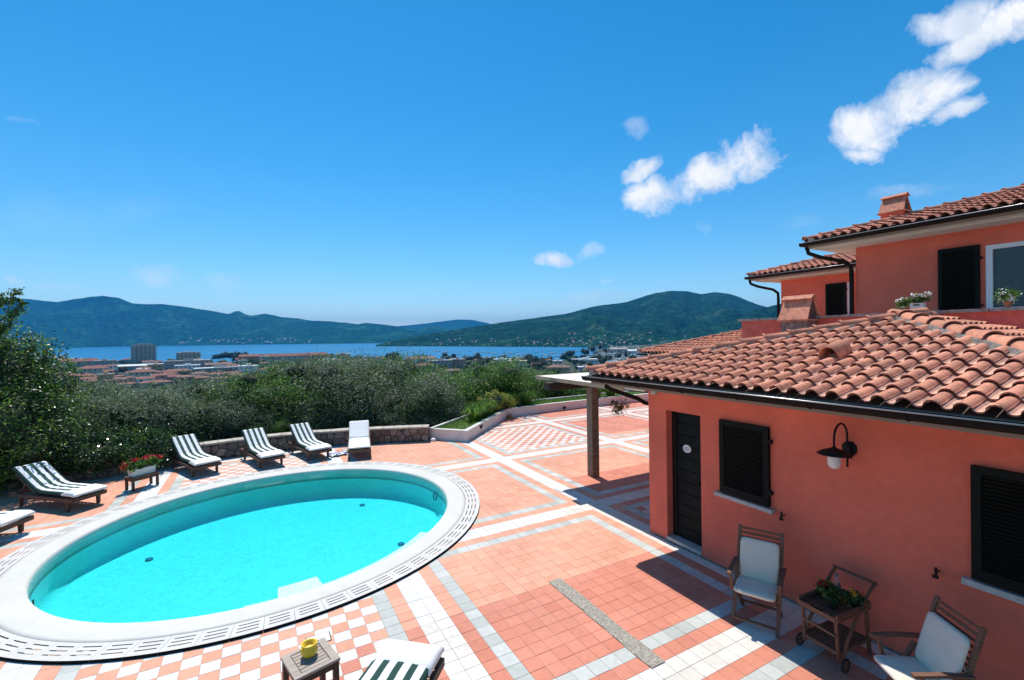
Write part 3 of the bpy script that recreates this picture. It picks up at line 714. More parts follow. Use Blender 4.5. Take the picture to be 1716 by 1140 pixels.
def gutter(parent, p, q, r=.065, bracket=.9):
    """half round gutter from p to q (parent-local)"""
    d = (q-p); Ln = d.length; d.normalize(); side = d.cross(Vector((0, 0, 1)))
    mb = MB(); n = 8; vs = []
    for rr in (r, r-.008):
        for e in (p, q):
            for i in range(n+1):
                t = PI+PI*i/n; vs.append(e+side*(rr*math.cos(t))+Vector((0, 0, rr*1.15*math.sin(t))))
    m1 = n+1
    fs = [(i, i+1, m1+i+1, m1+i) for i in range(n)]+[]
    mb.add(vs[2*m1:], [(i, m1+i, m1+i+1, i+1) for i in range(n)], 'slot_dark', True)  # inside of the gutter painted dark to stand for shade under the tiles
    fs += [(0, m1, 3*m1, 2*m1), (n, 2*m1+n, 3*m1+n, m1+n)]
    mb.add(vs, fs, 'gutter', True)
    mb.add([vs[i] for i in range(m1)], [tuple(range(m1))], 'gutter'); mb.add([vs[m1+i] for i in range(m1)], [tuple(range(m1))], 'gutter')
    g = mb.build('gutter', parent)
    # rolled lips; their highlight is painted in as a pale metal
    for sgn in (-1, 1):
        l_ = MB(); l_.tube([p+side*sgn*(r), q+side*sgn*(r)], .009, 'gutter_lip', 6); l_.build('gutter_lip', g)
    for i in range(int(Ln/bracket)):
        b = MB(); c = p+d*(bracket*(i+.6)); pts_ = [c+side*((r+.004)*math.cos(PI+PI*k/8))+Vector((0, 0, (r+.004)*1.15*math.sin(PI+PI*k/8))) for k in range(9)]
        b.tube(pts_, .006, 'gutter', 5); b.build('gutter_bracket', g)
    return g
mat('gutter_lip', (.45, .43, .42), .3, metal=.7)
def wallgrid(mb, u, v0, v1, z0, z1, openings, m, base, depth=1.0, m2=None):
    """wall face at constant u facing -u, with rectangular recesses (v0,v1,z0,z1)"""
    vsn = sorted({v0, v1, *[o[0] for o in openings], *[o[1] for o in openings]}); zs = sorted({z0, z1, *[o[2] for o in openings], *[o[3] for o in openings]})
    for a, b in zip(vsn, vsn[1:]):
        for c, d in zip(zs, zs[1:]):
            if any(a >= o[0] and b <= o[1] and c >= o[2] and d <= o[3] for o in openings): continue
            mb.add([V(u, a, c)-base, V(u, b, c)-base, V(u, b, d)-base, V(u, a, d)-base], [(0, 1, 2, 3)], m)
    for a, b, c, d in openings:
        w = u+depth
        mb.add([V(u, a, c)-base, V(u, b, c)-base, V(u, b, d)-base, V(u, a, d)-base, V(w, a, c)-base, V(w, b, c)-base, V(w, b, d)-base, V(w, a, d)-base],
               [(0, 4, 5, 1), (1, 5, 6, 2), (2, 6, 7, 3), (3, 7, 4, 0), (4, 7, 6, 5)], m2 or m)
def boxuv(mb, u0, v0, z0, u1, v1, z1, m, base): a = V(u0, v0, z0)-base; b = V(u1, v1, z1)-base; mb.b2(a, b, m)
def shutter(parent, base, u, v0, v1, z0, z1, proud=.28, leaves=1, nslat=24):
    for l in range(leaves):
        a = v0+(v1-v0)*l/leaves; b = v0+(v1-v0)*(l+1)/leaves-.03
        fr = MB(); w = .38
        for s in ((a, z0, a+w, z1), (b-w, z0, b, z1), (a+w, z1-w, b-w, z1), (a+w, z0, b-w, z0+w*1.5)):
            boxuv(fr, u-proud, s[0], s[1], u-.02, s[2], s[3], 'shutter', base)
        boxuv(fr, u-.12, a+w, z0+w, u-.03, b-w, z1-w, 'iron', base)
        f = fr.build('shutter', parent)
        zz0, zz1 = z0+w*1.5, z1-w; slm = None
        for i in range(nslat):
            z = zz0+(zz1-zz0)*(i+.5)/nslat
            if slm is None:
                sm_ = MB(); sm_.box((0, 0, 0), (.012, (b-a-2*w)*T-.004, (zz1-zz0)/nslat*T*.95), 'shutter', Matrix.Rotation(R(-32), 3, 'Y')); slm = sm_.mesh('slat')
            link('slat', slm, f, V(u-.2, (a+b)/2, z)-base)
        for zh in (.82, .18):
            h = MB(); hv = b+.06 if l == leaves-1 else a-.02; h.b2(V(u-proud-.06, hv-.09, z0+(z1-z0)*zh-.12)-base, V(u-.01, hv+.14, z0+(z1-z0)*zh+.12)-base, 'iron'); h.build('hinge', f)
    return f
def downpipe(parent, base, pts_, r=.042):
    mb = MB(); P_ = [V(*p)-base for p in pts_]; mb.tube(P_, r, 'gutter', 10); return mb.build('downpipe', parent)

# --- near pink annex
base = V(25, 5.2, 0)
ax = empty('house', base, 0, 'single storey pink plastered annex with clay tiled hip roof beside the patio', 'house')
wb = MB(); E = 26.5
wallgrid(wb, 25, 5.2, 38, -.6, 13.9, [(7.3, 10.95, .35, 11.73)], 'plaster', base, 1.1)
wb.add([V(25, 5.2, -.6)-base, V(60, 5.2, -.6)-base, V(60, 5.2, 13.9)-base, V(25, 5.2, 13.9)-base], [(0, 3, 2, 1)], 'plaster')
wb.add([V(25, 38, -.6)-base, V(60, 38, -.6)-base, V(60, 38, 13.9)-base, V(25, 38, 13.9)-base], [(0, 1, 2, 3)], 'plaster')
wb.add([V(60, 5.2, -.6)-base, V(60, 38, -.6)-base, V(60, 38, 13.9)-base, V(60, 5.2, 13.9)-base], [(0, 3, 2, 1)], 'plaster')
wb.build('wall', ax)
dr = MB(); boxuv(dr, 25.85, 7.3, .35, 26.0, 10.95, 11.7, 'door_green', base); dr = dr.build('door', ax)
for i in range(11):
    b_ = MB(); zz = .5+i*1.02; boxuv(b_, 25.76, 7.85, zz, 25.845, 10.9, zz+.96, 'door_green', base); b_.build('plank', dr)
b_ = MB(); boxuv(b_, 25.7, 7.32, .4, 25.84, 7.8, 11.6, 'iron', base); b_.build('door_frame', dr)
b_ = MB(); b_.tube([V(25.6, 10.3, 5.6)-base, V(25.6, 10.3, 6.0)-base], .022, 'iron'); b_.bar(V(25.62, 10.35, 5.8)-base, V(25.62, 9.9, 5.75)-base, .02, .02, 'iron'); b_.build('handle', dr)
b_ = MB(); vs = [V(25.70, 8.95+.42*math.cos(t), 8.5+.34*math.sin(t))-base for t in [2*PI*i/24 for i in range(24)]]; vs2 = [p+Vector((.01, 0, 0)) for p in vs]
b_.add(vs+vs2, [tuple(range(24))]+[(i, (i+1) % 24, 24+(i+1) % 24, 24+i) for i in range(24)], 'white_paint'); sgn = b_.build('door_sign', dr)
for zz, w_ in ((8.6, .24), (8.48, .28), (8.36, .2)):
    b_ = MB(); boxuv(b_, 25.685, 8.95-w_, zz-.025, 25.695, 8.95+w_, zz+.025, 'sign_ink', base); 
    mat('sign_ink', (.25, .24, .24), .8); b_.build('sign_text', dr)
b_ = MB(); boxuv(b_, 24.86, 7.3, .22, 26.1, 10.95, .46, 'sill', base); b_.build('door_sill', ax)
b_ = MB(); boxuv(b_, 24.93, 5.6, -.4, 25.02, 27, .12, 'mortar', base); b_.build('wall_foot', ax)
shutter(ax, base, 25, 12.9, 16.9, 6.12, 11.78)
shutter(ax, base, 25, 27.45, 31.6, 5.9, 11.65)
for a, b in ((12.45, 17.15), (27.1, 32)):
    b_ = MB(); boxuv(b_, 24.62, a, 5.72 if a < 20 else 5.5, 25.01, b, 6.0 if a < 20 else 5.8, 'sill', base); b_.build('window_sill', ax)
def latch(v, z):
    b_ = MB(); b_.bar(V(25, v, z)-base, V(24.55, v, z)-base, .012, .012, 'iron'); b_.bar(V(24.6, v, z+.28)-base, V(24.6, v, z-.25)-base, .02, .022, 'iron', (1, 0, 0)); b_.bar(V(24.6, v-.15, z-.22)-base, V(24.6, v+.1, z-.22)-base, .02, .03, 'iron'); b_.build('shutter_latch', ax)
latch(17.85, 5.85); latch(26.1, 5.6)
b_ = MB(); boxuv(b_, 24.7, 5.75, 13.0, 25, 6.35, 13.35, 'sill', base); b_.build('junction_box', ax)
b_ = MB(); boxuv(b_, 21.13, 1.9, 13.95, 25.3, 38.5, 14.2, 'soffit', base); boxuv(b_, 25.3, 1.9, 13.95, 60, 5.4, 14.2, 'soffit', base); b_.build('soffit', ax)
b_ = MB(); boxuv(b_, 20.99, 1.8, 13.92, 21.12, 38.6, 14.75, 'cream_trim', base); b_.build('fascia', ax)
hip_roof(ax, base, 20.8, 1.9, 37.1, 14.9, .258, 44, True)
gutter(ax, V(20.6, 1.3, 14.62)-base, V(20.6, 39, 14.62)-base, .078)
gutter(ax, V(20.7, 1.35, 14.5)-base, V(44, 1.35, 14.5)-base)
downpipe(ax, base, [(20.9, 4.0, 13.85), (21.5, 4.1, 13.5), (24.3, 4.6, 12.5), (24.9, 4.75, 12.1), (26.4, 4.8, 11.6), (26.4, 4.8, 0)], .04).hide_render = False
# clay vent on the roof slope
b_ = MB(); rot = Matrix.Rotation(R(-15), 3, 'Y'); vs = []; n = 10
for x in (0, .34):
    for i in range(n+1): t = PI*i/n; vs.append(rot@Vector((x, .135*math.cos(t), .16*math.sin(t))))
for x in (0, .34):
    for i in range(n+1): t = PI*i/n; vs.append(rot@Vector((x, .117*math.cos(t), .142*math.sin(t))))
m1 = n+1; b_.add(vs, [(i, i+1, m1+i+1, m1+i) for i in range(n)]+[(2*m1+i, 3*m1+i, 3*m1+i+1, 2*m1+i+1) for i in range(n)]+[(i, 2*m1+i, 2*m1+i+1, i+1) for i in range(n)], 'roof_clay', True)
b_.box((.27, 0, .05), (.02, .22, .22), 'roof_deck')
b_.build('roof_vent', ax, V(26.7, 19.9, 16.75)-base)

# terrace block behind the roof: parapet walls and floor
tb_base = V(44, 1.6, 0)
tb = empty('terrace', tb_base, 0, 'pink terrace parapet with weathered stone coping behind the annex roof', 'terrace')
b_ = MB(); boxuv(b_, 44, 1.6, -.5, 45, 60, 19.9, 'plaster_old', tb_base); boxuv(b_, 45, 1.6, -.5, 100, 2.6, 19.75, 'plaster', tb_base); b_.build('parapet', tb)
b_ = MB(); boxuv(b_, 45, 2.6, 17.6, 100, 60, 17.9, 'coping_stone', tb_base); b_.build('terrace_floor', tb)
i = 0
v_ = 1.3
while v_ < 40:
    b_ = MB(); ln_ = random.uniform(2.2, 3.2); zt = 20.15 + random.uniform(-.03, .03)
    boxuv(b_, 43.7, v_, 19.88, 45.3, v_+ln_-.08, zt, 'coping_stone', tb_base); b_.build('coping_stone', tb); v_ += ln_
def chimney(base_, u, v, z0, w, name_parent, zc, hcap, lab):
    c = empty('chimney', V(u, v, z0), 0, lab, 'chimney')
    bb = V(u, v, z0)
    b_ = MB(); b_.b2((0, -w*T, 0), (w*T, 0, (zc-z0)*T), 'mortar' if z0 < 25 else 'plaster'); b_.build('stack', c)
    # sloping terracotta hood
    W_ = w*T; e = .05; z = (zc-z0)*T; H_ = hcap*T
    b_ = MB(); zt = z+H_*.86; m1_, m2_ = W_*.40, W_*.60
    b_.add([(-e, e, z), (-e, -W_-e, z), (m1_, -W_-e*.4, zt), (m1_, e*.4, zt), (-e+.03, e, z), (-e+.03, -W_-e, z), (m1_+.03, -W_-e*.4, zt), (m1_+.03, e*.4, zt)], [(0, 3, 2, 1), (4, 5, 6, 7), (0, 4, 7, 3), (1, 2, 6, 5)], 'roof_clay')
    b_.add([(W_+e, e, z), (W_+e, -W_-e, z), (m2_, -W_-e*.4, zt), (m2_, e*.4, zt), (W_+e-.03, e, z), (W_+e-.03, -W_-e, z), (m2_-.03, -W_-e*.4, zt), (m2_-.03, e*.4, zt)], [(0, 1, 2, 3), (4, 7, 6, 5), (0, 3, 7, 4), (1, 5, 6, 2)], 'roof_clay')
    b_.add([(.03, .0, z), (W_-.03, 0, z), (m2_, 0, zt), (m1_, 0, zt), (.03, -W_, z), (W_-.03, -W_, z), (m2_, -W_, zt), (m1_, -W_, zt)], [(0, 1, 2, 3), (4, 7, 6, 5)], 'roof_deck')
    b_.b2((-e-.02, e+.02, z-.03), (W_+e+.02, -W_-e-.02, z), 'roof_clay'); b_.build('hood', c)
    b_ = MB(); b_.bar((m1_-.10, -W_/2, zt-.01), (W_/2, -W_/2, zt+H_*.14), W_+.10, .025, 'roof_clay'); b_.bar((m2_+.10, -W_/2, zt-.01), (W_/2, -W_/2, zt+H_*.14), W_+.10, .025, 'roof_clay'); b_.build('cap_tile', c)
    c.scale = (.72, .88, 1)
    return c
chimney(None, 42, 7.5, 17.6, 3.0, None, 19.8, 2.5, 'terracotta hooded chimney on grey stack rising behind the near roof ridge')

# --- upper house
def upper(u0, v0, v1, ze, over, base_z, openings, label, umax, seed, visv):
    base = V(u0+over, v0+over, base_z); h = empty('house', base, 0, label, 'house')
    u = u0+over; v = v0+over; v2 = v1-over
    wb = MB(); wallgrid(wb, u, v, v2, base_z, ze-.6, openings, 'plaster', base, .5)
    wb.add([V(u, v, base_z)-base, V(umax, v, base_z)-base, V(umax, v, ze-.6)-base, V(u, v, ze-.6)-base], [(0, 3, 2, 1)], 'plaster')
    wb.build('wall', h)
    b_ = MB(); boxuv(b_, u0+.3, v0+.3, ze-.75, u+.5, v1, ze-.5, 'soffit', base); boxuv(b_, u+.5, v0+.3, ze-.75, umax, v+.4, ze-.5, 'soffit', base)
    boxuv(b_, u0+.9, v0+.9, ze-.95, u+.2, v1, ze-.76, 'soffit', base); b_.build('soffit', h)
    b_ = MB(); boxuv(b_, u0+.12, v0+.1, ze-.7, u0+.29, v1, ze+.1, 'cream_trim', base); boxuv(b_, u0+.3, v0+.1, ze-.7, umax, v0+.28, ze+.1, 'cream_trim', base); b_.build('fascia', h)
    hip_roof(h, base, u0+.1, v0+.1, v1, ze+.2, .28, umax, False)
    gutter(h, V(u0-.2, v0-.5, ze)-base, V(u0-.2, v1, ze)-base, .075, 1.0); gutter(h, V(u0, v0-.3, ze)-base, V(umax, v0-.3, ze)-base, .075, 1.5)
    downpipe(h, base, [(u0+.2, v0+.1, ze-.5), (u0+.4, v0+.2, ze-1.3), (u0+1.2, v0+1.2, ze-1.9), (u-.9, v-1, ze-2.6), (u-.35, v-.4, ze-3.3), (u-.35, v-.35, ze-4.2), (u-.35, v-.35, base_z)], .05)
    return h, base
h1, b1 = upper(56, 2.45, 58, 30.05, 4, 17.9, [(18.4, 24.4, 20.2, 27.2)], 'upper pink house block with clay tiled roof above the terrace', 92, 1, True)
shutter(h1, b1, 60, 14.6, 18.0, 19.6, 27.4, .3, 1, 30)
b_ = MB()
for s in ((18.4, 20.2, 18.9, 27.2), (23.9, 20.2, 24.4, 27.2), (18.9, 26.75, 23.9, 27.2), (18.9, 20.2, 23.9, 20.7), (21.3, 20.7, 21.6, 26.75)): boxuv(b_, 59.93, s[0], s[1], 60.3, s[2], s[3], 'white_paint', b1)
wf = b_.build('window', h1); b_ = MB(); boxuv(b_, 60.2, 18.6, 20.4, 60.24, 24.2, 27, 'window_glass', b1); b_.build('pane', wf)
b_ = MB(); 
nf_ = 40
vs = []
for i in range(nf_+1):
    for z in (20.4, 27): vs.append(V(60.38+.05*math.sin(i*1.7), 18.7+5.4*i/nf_, z)-b1)
b_.add(vs, [(2*i, 2*i+2, 2*i+3, 2*i+1) for i in range(nf_)], 'cloth_grey'); b_.build('curtain', wf)
h2, b2_ = upper(77, -19.7, 12, 29.3, 4, 16, [(-4.5, -1.5, 20, 26.8)], 'farther pink house block with small tiled roof left of the upper house', 105, 2, False)
shutter(h2, b2_, 81, -7.7, -4.5, 20.6, 26.8, .3, 1, 24)
b_ = MB(); boxuv(b_, 80.95, -4.4, 20, 81.2, -4.0, 26.8, 'white_paint', b2_); b_.build('window_frame', h2)
chimney(None, 63, 7.9, 30.3, 2.6, None, 33.4, 2.2, 'small terracotta hooded chimney behind the upper house roof')
b3 = V(70.4, -34.7, 0)
h3 = empty('house', b3, 0, 'low rear wing with clay tiled roof beyond the chimney', 'house')
b_ = MB(); boxuv(b_, 70.4, -34.7, -1, 100, 0, 13.9, 'plaster', b3); b_.build('wall', h3)
hip_roof(h3, b3, 66.4, -38.7, 12, 14.6, .27, 100, False)
gutter(h3, V(66.2, -39, 14.3)-b3, V(66.2, 12, 14.3)-b3)
b_ = MB(); boxuv(b_, 66.6, -38.5, 14.0, 100, 11, 14.2, 'soffit', b3); b_.build('soffit', h3)

# --- pergola
pg_base = V(31.4, -11.1, 0)
pg = empty('pergola', pg_base, 0, 'timber pergola with pale flat roof and square post beside the annex', 'pergola')
b_ = MB(); boxuv(b_, 30.9, -11.7, 0, 32.0, -10.6, 11.75, 'wood_post', pg_base); b_.build('post', pg)
b_ = MB(); boxuv(b_, 24.35, -11.75, 11.76, 64, -10.6, 12.7, 'wood_beam', pg_base); b_.build('beam', pg)
b_ = MB(); boxuv(b_, 62, -11.7, 0, 63.1, -10.6, 11.75, 'wood_post', pg_base); b_.build('post', pg)
for i in range(12):
    u = 26.5+i*3.1
    if u < 60: b_ = MB(); boxuv(b_, u, -15.0, 12.72, u+.5, 3.4 if u > 25 else 1.5, 12.98, 'wood_beam', pg_base); b_.build('rafter', pg)
v_ = -15.3
while v_ < 1.4:
    b_ = MB(); boxuv(b_, 25.6, v_, 12.99, 64, v_+2.72, 13.2+random.uniform(-.01, .01), 'pergola_top', pg_base); b_.build('roof_board', pg); v_ += 2.78
b_ = MB(); boxuv(b_, 25.35, -15.35, 12.8, 25.59, 1.3, 13.24, 'pergola_edge', pg_base); b_.build('fascia', pg)
b_ = MB(); boxuv(b_, 25.6, -15.55, 12.8, 64, -15.31, 13.24, 'pergola_edge', pg_base); b_.build('fascia', pg)

# ------------------------------------------------------------------ stone wall and planter
def clip(poly, p, n):
    out = []
    for i in range(len(poly)):
        a, b = poly[i], poly[(i+1) % len(poly)]; da = (a-p).dot(n); db = (b-p).dot(n)
        if da <= 0: out.append(a)
        if (da < 0) != (db < 0): out.append(a+(b-a)*(da/(da-db)))
    return out
WP = [(-62, -43.8), (-45, -45), (-30, -46.0), (-25.5, -46.2), (-16, -48.2), (-7.5, -49.5), (-1.3, -49.3), (6, -47.6), (13, -45.2), (19.5, -42.6)]
wp3 = [V(u, v, 0) for u, v in WP]
# resample
def resample(P_, step):
    L_ = [0]
    for a, b in zip(P_, P_[1:]): L_.append(L_[-1]+(b-a).length)
    n = int(L_[-1]/step); out = []
    for i in range(n+1):
        s = L_[-1]*i/n
        for j in range(len(P_)-1):
            if s <= L_[j+1]+1e-6: out.append(P_[j]+(P_[j+1]-P_[j])*((s-L_[j])/(L_[j+1]-L_[j]))); break
    return out, L_[-1]
wps, WL = resample(wp3, .1)
def wallpt(s, z):
    f_ = max(0, min(len(wps)-1.001, s/WL*(len(wps)-1))); i = int(f_); p = wps[i]+(wps[i+1]-wps[i])*(f_-i); d = (wps[i+1]-wps[i]).normalized()
    n = Vector((d.y, -d.x, 0))
    return p+Vector((0, 0, z)), n
sw = empty('stone_wall', wp3[5], 0, 'low dry stone garden wall with flat pale cap behind the loungers', 'wall')
sb_ = Vector(sw.location)
b_ = MB(); vs = []; nn = len(wps)-1
for i in range(len(wps)):
    p, n = wallpt(WL*i/nn, 0)
    for off, z in ((.0, -.1), (.0, .47), (-.32, .47), (-.32, -1.6)): vs.append(p+n*off+Vector((0, 0, z))-sb_)
b_.add(vs, [(i*4+j, (i+1)*4+j, (i+1)*4+j+1, i*4+j+1) for i in range(nn) for j in range(3)], 'wall_joint')
b_.add([vs[-4], vs[-3], vs[-2], vs[-1]], [(0, 1, 2, 3)], 'wall_joint'); b_.build('wall_core', sw)
def stone_band(S0, S1, H, ptfn, parent, pb_, cw=.25, chh=.157, limit=300):
    r_ = random.Random(3); ny = int(H/chh); nx = int((S1-S0)/cw); sites = {}
    for i in range(-1, nx+1):
        for j in range(-1, ny+1): sites[i, j] = Vector((S0+(i+.5+.5*(j % 2)+r_.uniform(-.36, .36))*cw, (j+.5+r_.uniform(-.36, .36))*H/ny))
    cnt = 0
    for i in range(nx):
        for j in range(ny):
            s = sites[i, j]; poly = [Vector(q) for q in ((max(S0, s.x-.3), 0.005), (min(S1, s.x+.3), .005), (min(S1, s.x+.3), H), (max(S0, s.x-.3), H))]
            for di in (-2, -1, 0, 1, 2):
                for dj in (-2, -1, 0, 1, 2):
                    if (di, dj) == (0, 0) or (i+di, j+dj) not in sites: continue
                    o = sites[i+di, j+dj]; poly = clip(poly, (s+o)/2, (o-s).normalized())
                    if len(poly) < 3: break
                if len(poly) < 3: break
            if len(poly) < 3: continue
            c = sum(poly, Vector((0, 0)))/len(poly); k1 = .90; k2 = .72; pr = r_.uniform(.018, .045)
            P0, nrm = ptfn(c.x, 0)
            def W3(q, off): p, n = ptfn(q.x, q.y); return p+n*off-pb_
            a = [W3(c+(q-c)*k1, .001) for q in poly]; b = [W3(c+(q-c)*(k1-.03), pr*.7) for q in poly]; d = [W3(c+(q-c)*k2, pr) for q in poly]; n = len(poly)
            mb = MB(); mb.add(a+b+d, [(i_, (i_+1) % n, n+(i_+1) % n, n+i_) for i_ in range(n)]+[(n+i_, n+(i_+1) % n, 2*n+(i_+1) % n, 2*n+i_) for i_ in range(n)]+[tuple(range(2*n, 3*n))], r_.choice(['wall_stone', 'wall_stone2', 'wall_stone3']))
            mb.build('stone', parent); cnt += 1
    return cnt
mat('wall_stone2', (.27, .215, .17), .9, objrand=.3, noise=[(5, .35), (25, .25)], bump=(30, 1, .015), coord='World')
mat('wall_stone3', (.17, .145, .13), .9, objrand=.3, noise=[(5, .35), (25, .25)], bump=(30, 1, .015), coord='World')
s0 = WL*.26
nst = stone_band(s0, WL-.02, .47, wallpt, sw, sb_)
i = s0
while i < WL:
    ln_ = random.uniform(.35, .6); e = min(i+ln_, WL+.02); b_ = MB(); vs = []
    for s in (i+.006, (i+e)/2, e-.006):
        p, n = wallpt(min(s, WL-.001), 0)
        for off, z in ((.045, .475), (.05, .53), (-.34, .535), (-.34, .475)): vs.append(p+n*(off+random.uniform(-.012, .012))+Vector((0, 0, z+random.uniform(-.004, .004)))-sb_)
    b_.add(vs, [(a*4+j, (a+1)*4+j, (a+1)*4+(j+1) % 4, a*4+(j+1) % 4) for a in (0, 1) for j in range(4)]+[(0, 1, 2, 3), (11, 10, 9, 8)], 'wall_cap'); b_.build('cap_stone', sw); i = e

PL = [(20.4, -43.4), (25, -38.2), (42.4, -55.7), (55.4, -56.9), (69.7, -57.4), (95, -57.0)]
PLH = 2.0
gp = empty('garden_planter', V(25, -38.2, 0), 0, 'long white rendered planter bed with lawn bordering the far patio edge', 'planter'); gb = Vector(gp.location)
def thick_wall(mb, P_, z0, z1, th, m):
    """polyline wall, thickness towards the garden side (left of travel)"""
    n = len(P_); L1 = []
    for i, p in enumerate(P_):
        d1 = (P_[i]-P_[i-1]).normalized() if i > 0 else None; d2 = (P_[i+1]-P_[i]).normalized() if i < n-1 else None
        d = ((d1 or d2)+(d2 or d1)).normalized(); nr = Vector((-d.y, d.x, 0)); c = nr.dot(Vector((-(d2 or d1).y, (d2 or d1).x, 0))); L1.append(p+nr*(th/c))
    vs = []
    for p, q in zip(P_, L1): vs += [Vector((p.x, p.y, z0)), Vector((p.x, p.y, z1)), Vector((q.x, q.y, z1)), Vector((q.x, q.y, z0))]
    mb.add(vs, [(i*4+j, (i+1)*4+j, (i+1)*4+(j+1) % 4, i*4+(j+1) % 4) for i in range(n-1) for j in range(3)]+[(0, 1, 2, 3), (n*4-1, n*4-2, n*4-3, n*4-4)], m)
P_ = [V(u, v, 0)-gb for u, v in PL]
b_ = MB(); thick_wall(b_, P_, -.05, PLH*T-.03, .13, 'planter_wall'); b_.build('front_wall', gp)
Pc = [p for p in P_]
b_ = MB(); 
def offs(P_, k):
    out = []; n = len(P_)
    for i, p in enumerate(P_):
        d1 = (P_[i]-P_[i-1]).normalized() if i > 0 else None; d2 = (P_[i+1]-P_[i]).normalized() if i < n-1 else None
        d = ((d1 or d2)+(d2 or d1)).normalized(); nr = Vector((-d.y, d.x, 0)); c = nr.dot(Vector((-(d2 or d1).y, (d2 or d1).x, 0))); out.append(p+nr*(k/c))
    return out
thick_wall(b_, offs(P_, -.025), PLH*T-.03, PLH*T, .19, 'coping_slab'); b_.build('coping', gp)
BK = [(20.4, -43.4), (33.5, -54.5), (41, -61.5), (56, -64), (75, -64.5), (95, -64)]
Pb = [V(u, v, 0)-gb for u, v in BK]
b_ = MB(); thick_wall(b_, Pb, -.6, PLH*T+.02, .12, 'coping_slab'); b_.build('back_wall', gp)
b_ = MB(); vs = [V(u, v, 1.75)-gb for u, v in PL]+[V(u, v, 1.75)-gb for u, v in BK]; n = len(PL)
b_.add(vs, [(i, i+1, n+i+1, n+i) for i in range(n-1)], 'soil'); b_.build('soil', gp)
def blades(name, areafn, n, h, w, m, seed, parent=None, curve=.5):
    r_ = np.random.default_rng(seed); vs = []; fs = []
    for i in range(n):
        x, y, z = areafn(r_); a = r_.uniform(0, 2*PI); hh = h*r_.uniform(.6, 1.2); lean = r_.uniform(0, curve)*hh; dx, dy = math.cos(a), math.sin(a); o = len(vs)
        vs += [(x-dy*w/2, y+dx*w/2, z), (x+dy*w/2, y-dx*w/2, z), (x+dx*lean*.35+dy*w/3, y+dy*lean*.35-dx*w/3, z+hh*.6), (x+dx*lean, y+dy*lean, z+hh)]; fs += [(o, o+1, o+2), (o, o+2, o+3)]
    mb = MB(); mb.add(vs, fs, m); return mb.build(name, parent)
def inbed(r_):
    while True:
        i = r_.choice([0, 1, 1, 1, 2, 2, 3, 3, 4]); a, b = r_.uniform(), r_.uniform(.06, .94)
        p = Vector((PL[i][0]*(1-a)+PL[i+1][0]*a, PL[i][1]*(1-a)+PL[i+1][1]*a)); q = Vector((BK[i][0]*(1-a)+BK[i+1][0]*a, BK[i][1]*(1-a)+BK[i+1][1]*a)); s = p*(1-b)+q*b
        w = V(s.x, s.y, 1.75); return w.x, w.y, w.z
tag(blades('grass', inbed, 16000, .07, .012, 'grass_blade', 4), 'low green lawn growing inside the white planter bed', 'grass', kind='stuff')
def spot(px, py):
    d = ray(px, py); best = None
    for a, b in zip(PL, PL[1:]):
        A_ = V(*a); B_ = V(*b); e = B_-A_
        # intersect in plan
        den = d.x*e.y-d.y*e.x; t_ = ((A_.x-CAM.x)*e.y-(A_.y-CAM.y)*e.x)/den; s_ = ((A_.x-CAM.x)*d.y-(A_.y-CAM.y)*d.x)/den
        if 0 <= s_ <= 1 and t_ > 0: best = (CAM+d*t_, Vector((e.y, -e.x, 0)).normalized()); break
    return best
for (px, py), lab in (((805, 716), 'black hooded spotlight on the slanting planter wall nearest the pool'), ((945, 684), 'black round wall light on the planter wall left of the pergola post'), ((1026, 674), 'black round wall light on the planter wall right of the pergola post')):
    p, n = spot(px, py)
    b_ = MB(); q = n.to_track_quat('Z', 'Y').to_matrix()
    c = empty('wall_light', p, 0, lab, 'lamp', 'spotlights on the planter wall')
    b_.lathe([(0.0, .0), (.055, .0), (.06, .03), (.05, .05), (0, .05)], 'iron', (0, 0, 0), 14); b_.v = [tuple(q@Vector(v)) for v in b_.v]; b_.build('body', c)
    b_ = MB(); b_.box((0, 0, 0), (.14, .10, .02), 'iron', q@Matrix.Rotation(R(25), 3, 'X')); b_.build('hood', c, n*.07+Vector((0, 0, .045)))

